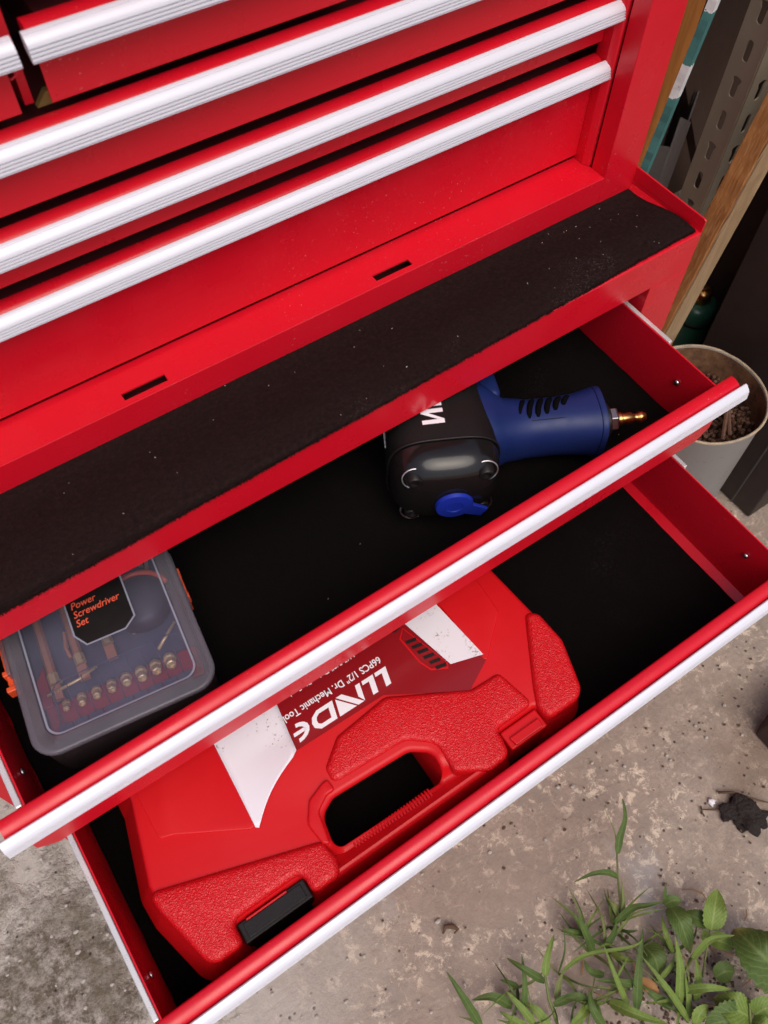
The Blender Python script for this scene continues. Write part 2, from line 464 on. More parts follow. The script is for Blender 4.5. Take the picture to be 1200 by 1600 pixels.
def rounded_prism(bm, outer, holes, z0, z1, r, seg=4, zfun=None, flare=0.0):
    """solid with a quarter-round top edge; holes are polygons too"""
    loops = []
    for poly, sgn in [(outer, 1)] + [(h, -1) for h in holes]:
        p = list(poly)
        if area2(p) < 0: p = p[::-1]
        rings = [(p, z0), (p, z1 - r)]
        if flare and sgn > 0: rings = [(offset(p, -flare), z0), (offset(p, -flare), z0 + 0.030), (offset(p, -flare * 0.9), z0 + 0.034), (p, z1 - r)]
        for k in range(1, seg + 1):
            a = math.pi / 2 * k / seg
            rings.append((offset(p, sgn * r * (1 - math.cos(a))), z1 - r + r * math.sin(a)))
        vr = [[bm.verts.new((x, y, zfun(x, y, z) if zfun else z)) for x, y in q] for q, z in rings]
        for A, B in zip(vr, vr[1:]):
            for i in range(len(A)):
                j = (i + 1) % len(A)
                bm.faces.new((A[i], A[j], B[j], B[i]))
        loops.append(vr)
    for idx in (-1, 0):
        es = []
        for vr in loops:
            L = vr[idx]
            for i in range(len(L)):
                e = bm.edges.get((L[i], L[(i + 1) % len(L)]))
                es.append(e)
        bmesh.ops.triangle_fill(bm, use_beauty=True, use_dissolve=False, edges=es)

def tube(bm, pts, rad, n=8, cap=True):
    """pts 3D; rad number or list"""
    pts = [Vector(p) for p in pts]
    rings = []
    up = Vector((0, 0, 1))
    for i, p in enumerate(pts):
        d = (pts[min(i + 1, len(pts) - 1)] - pts[max(i - 1, 0)]).normalized()
        s = d.cross(up)
        if s.length < 1e-3: s = d.cross(Vector((0, 1, 0)))
        s.normalize(); w = s.cross(d)
        r = rad[i] if isinstance(rad, (list, tuple)) else rad
        rings.append([bm.verts.new(p + s * r * math.cos(2 * math.pi * k / n) + w * r * math.sin(2 * math.pi * k / n)) for k in range(n)])
    for A, B in zip(rings, rings[1:]):
        for k in range(n):
            bm.faces.new((A[k], A[(k + 1) % n], B[(k + 1) % n], B[k]))
    if cap:
        bm.faces.new(rings[0][::-1]); bm.faces.new(rings[-1])
def lathe(bm, prof, n=32, c=(0, 0, 0), axis='z'):
    """prof: (r, h) open list"""
    rings = []
    for r, h in prof:
        ring = []
        for k in range(n):
            a = 2 * math.pi * k / n
            q = (r * math.cos(a), r * math.sin(a), h)
            if axis == 'x': q = (h, q[0], q[1])
            if axis == 'y': q = (q[0], h, q[1])
            ring.append(bm.verts.new((c[0] + q[0], c[1] + q[1], c[2] + q[2])))
        rings.append(ring)
    for A, B in zip(rings, rings[1:]):
        for k in range(n):
            bm.faces.new((A[k], A[(k + 1) % n], B[(k + 1) % n], B[k]))
    bm.faces.new(rings[0][::-1]); bm.faces.new(rings[-1])
def loft(bm, rings, cap=True):
    vr = [[bm.verts.new(p) for p in r] for r in rings]
    n = len(vr[0])
    for A, B in zip(vr, vr[1:]):
        for k in range(n):
            bm.faces.new((A[k], A[(k + 1) % n], B[(k + 1) % n], B[k]))
    if cap:
        bm.faces.new(vr[0][::-1]); bm.faces.new(vr[-1])
def superellipse(a, b, e=3.0, n=40):
    out = []
    for k in range(n):
        q = 2 * math.pi * k / n
        c, s = math.cos(q), math.sin(q)
        out.append((a * math.copysign(abs(c) ** (2 / e), c), b * math.copysign(abs(s) ** (2 / e), s)))
    return out
def shade_auto(o, deg=40):
    me = o.data
    for p in me.polygons: p.use_smooth = True
    try: me.set_sharp_from_angle(angle=R(deg))
    except Exception: pass
    return o

_dg = None
def text_mesh(name, body, size, mat, parent, loc, rz=0.0, shear=0.0, bold=0.0, xscale=1.0, zfun=None):
    """flat lettering as a mesh; loc is in the parent's space, reading direction turned by rz"""
    cu = bpy.data.curves.new(name, 'FONT')
    cu.body = body; cu.size = size; cu.shear = shear; cu.offset = bold; cu.resolution_u = 3
    tmp = bpy.data.objects.new('tmp_text', cu)
    COL.objects.link(tmp)
    bpy.context.view_layer.update()
    me = bpy.data.meshes.new_from_object(tmp.evaluated_get(bpy.context.evaluated_depsgraph_get()))
    bpy.data.objects.remove(tmp); bpy.data.curves.remove(cu)
    me.name = name
    me.transform(Matrix.Diagonal((xscale, 1, 1, 1)))
    me.materials.clear(); me.materials.append(M[mat])
    o = bpy.data.objects.new(name, me)
    COL.objects.link(o)
    o.parent = parent; o.location = loc; o.rotation_euler = (0, 0, rz)
    return o

# ================================================================== the setting
def build_ground():
    def axis(lo, hi, fine, far):
        c = []
        x = lo
        while x < hi: c.append(x); x += fine
        c.append(hi)
        left = [lo - d for d in (0.1, 0.3, 0.8, 2, 5, 14, 40)][::-1]
        right = [hi + d for d in (0.1, 0.3, 0.8, 2, 5, 14, 40)]
        return left + c + right
    xs = axis(-0.75, 0.85, 0.007, 40); ys = axis(-0.45, 0.75, 0.007, 40)
    verts = []
    for y in ys:
        for x in xs:
            h = 0.0
            if -0.8 < x < 0.9 and -0.5 < y < 0.8:
                p = Vector((x, y, 0))
                h = 0.0018 * noise.noise(p * 7) + 0.0007 * noise.noise(p * 45)
                e = min(1, max(0, (0.20 - (p - Vector((-0.47, 0.20, 0))).length + 0.10 * noise.noise(p * 12)) / 0.07))
                h += e * (0.0045 * noise.fractal(p * 34, 0.7, 2.2, 5) - 0.002)
            verts.append((x, y, h - 0.001))
    nx = len(xs)
    faces = [(j * nx + i, j * nx + i + 1, (j + 1) * nx + i + 1, (j + 1) * nx + i) for j in range(len(ys) - 1) for i in range(nx - 1)]
    me = bpy.data.meshes.new('ground')
    me.from_pydata(verts, [], faces)
    for p in me.polygons: p.use_smooth = True
    me.materials.append(M['concrete'])
    o = bpy.data.objects.new('ground', me)
    COL.objects.link(o)
    o['kind'] = 'structure'
    o['label'] = 'worn grey brown concrete ground, rough and crumbling at lower left'
build_ground()

# ================================================================== drawers (shared pieces)
# cross-section of the red rolled edge and the ribbed aluminium pull, as (dy, dz) from the front plate and the top of the roll
ROLL = [(0.0060, -0.0060), (0.0060, -0.0014), (0.0055, -0.0004), (0.0043, 0.0001), (0.0012, 0.0002), (-0.0006, -0.0002), (-0.0024, -0.0010), (-0.0040, -0.0022), (-0.0050, -0.0036), (-0.0053, -0.0052), (-0.0040, -0.0062)]
def pull_profile():
    face = [(-0.0058, -0.0004), (-0.0066, 0.0003), (-0.0080, 0.0001), (-0.0088, -0.0004), (-0.0086, -0.0008), (-0.0090, -0.0010), (-0.0102, -0.0018), (-0.0113, -0.0032)]
    y, z = -0.0119, -0.0042
    for k in range(4):
        face += [(y, z), (y - 0.0002, z - 0.00105), (y + 0.00115, z - 0.00115), (y + 0.00110, z - 0.00165)]
        z -= 0.0017; y -= 0.00028
    face += [(y, z), (y + 0.0006, z - 0.0006), (y + 0.0030, z - 0.0005)]
    back = [(-0.0072, -0.0085), (-0.0056, -0.0070)]
    return face + back
PULL = pull_profile()
def place(prof, y, z): return [(y + a, z + b) for a, b in prof]

def front_plate(bm, x0, x1, yf, z0, z1, cut=0.0, th=0.0012):
    """sheet-metal plate in the xz plane, lower corners cut off"""
    pts = [(x0, z1), (x0, z0 + cut), (x0 + cut * 0.9, z0), (x1 - cut * 0.9, z0), (x1, z0 + cut), (x1, z1)] if cut else [(x0, z1), (x0, z0), (x1, z0), (x1, z1)]
    a = [bm.verts.new((x, yf, z)) for x, z in pts]; b = [bm.verts.new((x, yf + th, z)) for x, z in pts]
    n = len(pts)
    for i in range(n): bm.faces.new((a[i], a[(i + 1) % n], b[(i + 1) % n], b[i]))
    bm.faces.new(a); bm.faces.new(b[::-1])

def drawer_front(parent, x0, x1, yf, ztop, zbot, over, cut=0.0):
    bm = new_bm(); front_plate(bm, x0, x1, yf, zbot, ztop - 0.0055, cut)
    finish('front_panel', bm, 'red', parent, bevel=0.0004)
    bm = new_bm(); extrude_x(bm, place(ROLL, yf, ztop), x0 - over * 0.35, x1 + over * 0.35)
    shade_auto(finish('rolled_edge', bm, 'red', parent), 50)
    bm = new_bm(); extrude_x(bm, place(PULL, yf, ztop), x0 - over, x1 + over)
    shade_auto(finish('handle', bm, 'alu', parent), 30)

def drawer_empty(parent, loc):
    """the drawer is a part of its cabinet; its own pieces are sub-parts of its box"""
    return loc

# ================================================================== lower rolling cabinet
CW, CF, CB = 0.3235, 0.289, 0.640      # half width, front plane, back plane
cab = thing('tool_cabinet', 'red steel rolling tool cabinet with two lower drawers pulled open', 'tool cabinet', (0, 0.46, 0.0))

for s in (-1, 1):
    bm = new_bm(); box(bm, *sorted((s * CW, s * (CW - 0.0012))), CF + 0.0015, CB, 0.075, 0.6235)
    finish('side_panel', bm, 'red', cab)
bm = new_bm(); box(bm, -CW + 0.0015, CW - 0.0015, CB - 0.0012, CB, 0.075, 0.62); finish('back_panel', bm, 'red', cab)
bm = new_bm(); box(bm, -CW + 0.0015, CW - 0.0015, CF + 0.002, CB - 0.0015, 0.075, 0.0765); finish('bottom_panel', bm, 'red', cab)
# front frame: right and left stiles, top strip, lower apron; opening inner edge x = 0.283
for s in (-1, 1):
    bm = new_bm()
    prism(bm, [(s * x, y) for x, y in ((CW, CF), (0.283, CF), (0.283, CF + 0.03), (0.2842, CF + 0.03), (0.2842, CF + 0.0013), (CW, CF + 0.0013))], 0.075, 0.5768)
    finish('stile', bm, 'red', cab, bevel=0.0005)
# top strip: front face, folded under and folded back on top; side lips taper to the front corner
bm = new_bm()
extrude_x(bm, [(CF, 0.5770), (CF, 0.6121), (CF + 0.0008, 0.6128), (CF + 0.012, 0.6128), (CF + 0.012, 0.6116), (CF + 0.0014, 0.6116), (CF + 0.0014, 0.5784), (CF + 0.016, 0.5784), (CF + 0.016, 0.5770)], -CW, CW)
finish('top_rail', bm, 'red', cab, bevel=0.0004)
bm = new_bm()
box(bm, -CW + 0.0016, CW - 0.0016, CF + 0.013, CB - 0.0015, 0.6005, 0.6017)
finish('tray_floor', bm, 'red', cab)
for s in (-1, 1):
    bm = new_bm()
    x0, x1 = s * CW, s * (CW - 0.0014)
    prof = [(CF, 0.6131), (CF, 0.6236), (CF + 0.0012, 0.6243), (CF + 0.003, 0.6245), (CB, 0.6245), (CB, 0.6131)]
    extrude_x(bm, prof, min(x0, x1), max(x0, x1))
    # inner fold running down to the tray floor
    q = [(s * (CW - 0.0016), CF + 0.013, 0.6115), (s * (CW - 0.0016), 0.364, 0.6090), (s * (CW - 0.0055), 0.364, 0.6030), (s * (CW - 0.0055), CF + 0.013, 0.6080)]
    vs = [bm.verts.new(p) for p in q] + [bm.verts.new((p[0] + s * 0.0008, p[1], p[2] - 0.0008)) for p in q]
    for f in ((0, 1, 2, 3), (7, 6, 5, 4), (0, 4, 5, 1), (1, 5, 6, 2), (2, 6, 7, 3), (3, 7, 4, 0)): bm.faces.new([vs[i] for i in f])
    finish('tray_lip', bm, 'red', cab, bevel=0.0004)
bm = new_bm(); box(bm, -0.282, 0.282, CF + 0.0020, CF + 0.0032, 0.0775, 0.335); finish('apron', bm, 'red', cab)
bm = new_bm(); box(bm, -CW + 0.003, CW - 0.003, CF + 0.31, CF + 0.3112, 0.34, 0.576); finish('inner_back', bm, 'inner', cab)
for sx in (-1, 1):
    for y in (CF + 0.05, CB - 0.05):
        bm = new_bm()
        lathe(bm, [(0.004, -0.011), (0.027, -0.011), (0.030, -0.008), (0.030, 0.008), (0.027, 0.011), (0.004, 0.011)], 24, (sx * 0.27, y, 0.030), 'x')
        box(bm, sx * 0.27 - 0.018, sx * 0.27 + 0.018, y - 0.018, y + 0.018, 0.066, 0.0745)
        box(bm, sx * 0.27 - 0.015, sx * 0.27 - 0.012, y - 0.012, y + 0.012, 0.026, 0.0655)
        box(bm, sx * 0.27 + 0.012, sx * 0.27 + 0.015, y - 0.012, y + 0.012, 0.026, 0.0655)
        finish('caster', bm, 'blackplastic', cab)

def open_drawer(yf, ztop, zbot, zliner, depth, ledge, slide_y0, tint):
    """pulled-out drawer: box with walls, front plate with roll and handle, slides, rivets"""
    X = 0.2725; th = 0.0012
    yb = yf + depth
    zw = ztop - 0.0008
    bm = new_bm()
    if ledge:
        for s in (-1, 1):
            prof = [(s * X, zw), (s * X, zliner + 0.003), (s * (X - ledge), zliner - 0.003), (s * (X - ledge), zliner - 0.0042), (s * (X + th), zliner + 0.0022), (s * (X + th), zw)]
            a = [bm.verts.new((x, yf + 0.0016, z)) for x, z in prof]; b = [bm.verts.new((x, yb, z)) for x, z in prof]
            for i in range(6): bm.faces.new((a[i], a[(i + 1) % 6], b[(i + 1) % 6], b[i]))
            bm.faces.new(a); bm.faces.new(b)
    else:
        for s in (-1, 1):
            a, b = sorted((s * X, s * (X + th)))
            box(bm, a, b, yf + 0.0016, yb, zbot + 0.003, zw)
    box(bm, -X + 0.0002, X - 0.0002, yb - th, yb, zbot + 0.003, zw)
    box(bm, -X + 0.0002, X - 0.0002, yf + 0.0018, yb - 0.0015, zliner - 0.0075, zliner - 0.0063)
    box(bm, -X + 0.0002, X - 0.0002, yf + 0.0016, yf + 0.0028, zliner - 0.006, zw - 0.006)
    d = finish('drawer', bm, 'red', cab, bevel=0.0003)
    d['label'] = tint
    drawer_front(d, -0.2875, 0.2875, yf, ztop, zbot, 0.005, 0.011)
    for s in (-1, 1):
        bm = new_bm()      # zinc runners hooked along the outside of the walls
        a, b = sorted((s * (X + 0.0016), s * (X + 0.0052)))
        box(bm, a, b, slide_y0[0 if s < 0 else 1], yb + 0.05, ztop - 0.026, zw + 0.0004)
        finish('slide', bm, 'chrome', d, bevel=0.0006)
        bm = new_bm()
        lathe(bm, [(0.0008, 0.0), (0.0020, 0.0), (0.0026, 0.0005), (0.0030, 0.0012), (0.0016, 0.0022), (0.0002, 0.0025)], 14, (0, 0, 0), 'x')
        if s > 0: bmesh.ops.rotate(bm, verts=bm.verts[:], cent=(0, 0, 0), matrix=Matrix.Rotation(math.pi, 3, 'Z'))
        bmesh.ops.translate(bm, verts=bm.verts[:], vec=(s * X, yf + 0.035, ztop - 0.026))
        finish('rivet', bm, 'steel', d, smooth=True)
    return d
d_up = open_drawer(0.1938, 0.5570, 0.4885, 0.5000, 0.30, 0.0, (0.2000, 0.2500), 'upper open drawer holding the blue wrench and clear bit case')
d_lo = open_drawer(0.0705, 0.4580, 0.3720, 0.3850, 0.30, 0.007, (0.0770, 0.1900), 'lower open drawer holding the red tool case')

def liner(name, label, x0, x1, y0, y1, z, mat, amp=0.0006, curl=False):
    bm = new_bm()
    nx, ny = 160, 56
    top = []; bot = []
    for j in range(ny + 1):
        for i in range(nx + 1):
            x = x0 + (x1 - x0) * i / nx; y = y0 + (y1 - y0) * j / ny
            p = Vector((x, y, z))
            if i in (0, nx): x += 0.0009 * noise.noise(p * 60)
            if j in (0, ny): y += 0.0009 * noise.noise(p * 60)
            top.append(bm.verts.new((x, y, z + amp * noise.noise(p * 14) + (0.0085 * min(1, max(0, (-0.2610 - x) / 0.0105)) if curl else 0))))
    for j in range(ny):
        for i in range(nx):
            a = j * (nx + 1) + i
            bm.faces.new((top[a], top[a + 1], top[a + nx + 2], top[a + nx + 1]))
    # skirt
    edge = [i for i in range(nx + 1)] + [(j + 1) * (nx + 1) - 1 for j in range(1, ny + 1)] + [ny * (nx + 1) + i for i in range(nx - 1, -1, -1)] + [j * (nx + 1) for j in range(ny - 1, 0, -1)]
    low = [bm.verts.new((top[k].co.x, top[k].co.y, z - 0.003)) for k in edge]
    for k in range(len(edge)):
        n = (k + 1) % len(edge)
        bm.faces.new((top[edge[k]], top[edge[n]], low[n], low[k]))
    o = finish(name, bm, mat, None, smooth=True, origin=((x0 + x1) / 2, (y0 + y1) / 2, z - 0.003))
    return tag(o, label, 'drawer liner')
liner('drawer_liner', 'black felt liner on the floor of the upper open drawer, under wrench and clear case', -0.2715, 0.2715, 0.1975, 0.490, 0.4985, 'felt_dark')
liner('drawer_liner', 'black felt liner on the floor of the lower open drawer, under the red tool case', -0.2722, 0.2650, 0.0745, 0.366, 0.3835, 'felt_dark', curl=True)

# ================================================================== felt mat lying in the tray in front of the upper chest
def tray_mat():
    x0, x1 = -0.318, 0.3195
    nx, ny = 200, 40
    bm = new_bm()
    rows = []
    def zy(u, x):
        """u runs from the chest (0) to the tray's front edge and over it (1)"""
        hang = 0.0090 * min(1, max(0, (0.10 - x) / 0.30)) + 0.0007 * noise.noise(Vector((x * 22, 3, 0))) + 0.0006 * noise.noise(Vector((x * 160, 9, 0)))
        back, lip, front = 0.3660, 0.357, CF + 0.0005 + 0.0048 * min(1, max(0, (x - 0.10) / 0.2))
        Ls = (back - lip, 0.0700, hang + 0.0022)
        s = u * sum(Ls)
        if s < Ls[0]: return back - s, 0.6055 + 0.0006 * noise.noise(Vector((x * 9, s * 9, 1)))
        s -= Ls[0]
        if s < Ls[1]:
            k = s / Ls[1]
            k2 = min(1.0, k / 0.79); return lip + (front - lip) * k, 0.6055 + 0.0093 * (k2 * k2 * (3 - 2 * k2)) + 0.0005 * noise.noise(Vector((x * 12, k * 3, 4)))
        s -= Ls[1]
        r = 0.0022
        if s < r: return front - r * math.sin(s / r * 1.57) * 0.9, 0.6148 - r * (1 - math.cos(s / r * 1.57)) * 0.8
        return front - r * 0.9, 0.6148 - r * 0.8 - (s - r)
    for j in range(ny + 1):
        u = j / ny
        row = []
        for i in range(nx + 1):
            x = x0 + (x1 - x0) * i / nx
            y, z = zy(u, x)
            if x > 0.30 and y < 0.31: z += 0.0
            row.append(bm.verts.new((x, y, z)))
        rows.append(row)
    for j in range(ny):
        for i in range(nx):
            bm.faces.new((rows[j][i], rows[j][i + 1], rows[j + 1][i + 1], rows[j + 1][i]))
    o = finish('tray_mat', bm, 'felt', None, smooth=True, origin=(0, 0.33, 0.6025))
    md = o.modifiers.new('thickness', 'SOLIDIFY'); md.thickness = 0.0016; md.offset = -1
    tag(o, 'black felt mat on the narrow shelf in front of the upper chest', 'mat')
    # loose fibres along the cut front edge and over the nap
    bm = new_bm()
    def fibre(p, d, L, w=0.00022):
        d = Vector(d).normalized(); s = d.cross(Vector((random.uniform(-1, 1), random.uniform(-1, 1), random.uniform(-1, 1)))).normalized() * w
        p = Vector(p)
        q = p + d * L * 0.6 + Vector((0, 0, -0.0002)); e = p + d * L + Vector((random.uniform(-1, 1), random.uniform(-1, 1), random.uniform(-1, 0.5))) * L * 0.3
        v = [bm.verts.new(c) for c in (p - s, p + s, q + s * 0.6, q - s * 0.6, e)]
        bm.faces.new((v[0], v[1], v[2], v[3])); bm.faces.new((v[3], v[2], v[4]))
    for _ in range(5200):
        x = random.uniform(x0, x1); u = 1.0 - abs(random.gauss(0, 0.012))
        y, z = zy(u, x)
        fibre((x, y - 0.0002, z), (random.uniform(-0.8, 0.8), -0.7 + random.uniform(-0.5, 0.3), random.uniform(-1.2, 0.2)), random.uniform(0.0006, 0.0017))
    for _ in range(9000):
        x = random.uniform(x0, x1); u = random.random()
        y, z = zy(u, x)
        fibre((x, y, z), (random.uniform(-1, 1), random.uniform(-1, 0.6), random.uniform(0.05, 0.5)), random.uniform(0.0010, 0.0028), 0.00016)
    f = finish('nap', bm, 'felt', o, shift=True)
    f['kind'] = 'stuff'
    return zy
zy_mat = tray_mat()

# ================================================================== upper chest standing on the cabinet
KF, KP = 0.364, 0.3946                 # front flange plane, drawer front plane
chest = thing('tool_chest', 'red steel upper tool chest with aluminium drawer pulls standing on the cabinet', 'tool chest', (0, 0.46, 0.603))
KT = 0.925; KZ = 0.6045
KX = 0.3228
for s in (-1, 1):
    a, b = sorted((s * KX, s * (KX - 0.0012)))
    bm = new_bm(); box(bm, a, b, KF + 0.0016, 0.625, KZ, KT)
    finish('side_panel', bm, 'red', chest)
bm = new_bm(); box(bm, -KX + 0.0015, KX - 0.0015, 0.6238, 0.625, KZ, KT - 0.0015); finish('back_panel', bm, 'red', chest)
bm = new_bm(); box(bm, -KX, KX, KF, 0.626, KT, KT + 0.0014); finish('top_panel', bm, 'red', chest, bevel=0.0005)
bm = new_bm(); box(bm, -KX + 0.002, KX - 0.002, KP + 0.10, KP + 0.1012, KZ + 0.03, KT - 0.002); finish('inner_back', bm, 'inner', chest)
# stiles: front flange, return, slim vertical bead behind a narrow slot
for s in (-1, 1):
    bm = new_bm()
    pr = [(0.3228, 0.364), (0.2872, 0.364), (0.2872, 0.3795), (0.2884, 0.3795), (0.2884, 0.3652), (0.3228, 0.3652)]
    pts = [(s * x, y) for x, y in pr]
    prism(bm, pts if s > 0 else pts[::-1], KZ, KT - 0.0008)
    finish('stile', bm, 'red', chest, bevel=0.0007)
    bm = new_bm()
    pr = fillet([(0.2905, 0.3815), (0.2905, 0.3990), (0.2835, 0.3990), (0.2835, 0.3870), (0.2860, 0.3815)], 0.0018, 3)
    pts = [(s * x, y) for x, y in pr]
    prism(bm, pts if s > 0 else pts[::-1], 0.6290, KT - 0.0012)
    shade_auto(finish('bead', bm, 'red', chest), 40)
    bm = new_bm(); a, b = sorted((s * 0.2886, s * 0.3215)); box(bm, a, b, 0.4005, 0.4012, 0.629, KT - 0.002); finish('inner_side', bm, 'inner', chest)
# sill: front face and ledge with two real slots
bm = new_bm()
xs = [-0.2868, -0.1120, -0.0820, 0.0790, 0.1095, 0.2868]
ys = [KF + 0.00115, 0.3688, 0.3750, 0.3965]
zt = 0.6286
grid = {}
for i, x in enumerate(xs):
    for j, y in enumerate(ys):
        grid[i, j] = bm.verts.new((x, y, zt))
for i in range(5):
    for j in range(3):
        if j == 1 and i in (1, 3): continue
        bm.faces.new((grid[i, j], grid[i + 1, j], grid[i + 1, j + 1], grid[i, j + 1]))
o = finish('sill_ledge', bm, 'red', chest)
md = o.modifiers.new('thickness', 'SOLIDIFY'); md.thickness = 0.0012; md.offset = -1
bm = new_bm()
extrude_x(bm, [(KF + 0.0004, KZ), (KF + 0.0004, zt - 0.0008), (KF + 0.0007, zt - 0.0002), (KF + 0.0011, zt - 0.0001), (KF + 0.0011, KZ)], -0.2871, 0.2871)
finish('sill', bm, 'red', chest)
bm = new_bm(); box(bm, -0.2868, 0.2868, KF + 0.0030, 0.41, 0.6100, 0.6112); finish('sill_inside', bm, 'inner', chest)

def closed_drawer(label, x0, x1, ztop, zbot):
    bm = new_bm()
    box(bm, x0 + 0.010, x1 - 0.010, KP + 0.0035, KP + 0.085, zbot + 0.004, ztop - 0.009)
    d = finish('drawer', bm, 'inner', chest)
    d['label'] = label
    drawer_front(d, x0, x1, KP, ztop, zbot, 0.005)
    return d
closed_drawer('deep bottom drawer of the upper chest with a tall plain red front', -0.2835, 0.2835, 0.7105, 0.6320)
closed_drawer('shallow full-width drawer second from bottom of the upper chest', -0.2835, 0.2835, 0.7515, 0.7210)
closed_drawer('shallow full-width drawer below the row of short drawers', -0.2835, 0.2835, 0.8005, 0.7605)
for i, nm in enumerate(('left', 'middle', 'right')):
    xc = (-0.192, 0.0, 0.192)[i]
    closed_drawer(nm + ' short drawer in the top row of the upper chest', xc - 0.0885, xc + 0.0885, 0.8450, 0.8070)
# drawer dividers, top closing strip and the yellow-passivated runner tabs seen in the gaps
bm = new_bm(); box(bm, -0.284, 0.284, KP + 0.002, KP + 0.0032, 0.862, KT - 0.002); finish('top_strip', bm, 'red', chest)
for x in (-0.0965, 0.0965):
    bm = new_bm(); box(bm, x - 0.0022, x + 0.0022, KP + 0.012, KP + 0.03, 0.803, 0.86); finish('divider', bm, 'red', chest)
for x, w in ((-0.0835, 0.012), (0.0265, 0.012)):
    bm = new_bm()
    vs = [(x - w * 0.9, 0.4030, 0.8020), (x + w * 0.7, 0.4030, 0.8020), (x + w * 0.9, 0.4030, 0.8085), (x - w * 0.4, 0.4030, 0.8085)]
    a = [bm.verts.new(p) for p in vs]; b = [bm.verts.new((p[0], p[1] + 0.004, p[2])) for p in vs]
    for k in range(4): bm.faces.new((a[k], a[(k + 1) % 4], b[(k + 1) % 4], b[k]))
    bm.faces.new(a); bm.faces.new(b)
    finish('runner_tab', bm, 'khaki', chest)
bm = new_bm()
tube(bm, [(-0.1055, 0.400, 0.8265), (-0.1050, 0.399, 0.8225), (-0.1020, 0.398, 0.8215), (-0.0985, 0.399, 0.8225), (-0.0980, 0.400, 0.8265)], 0.0006, 6)
finish('wire_clip', bm, 'red', chest, smooth=True)

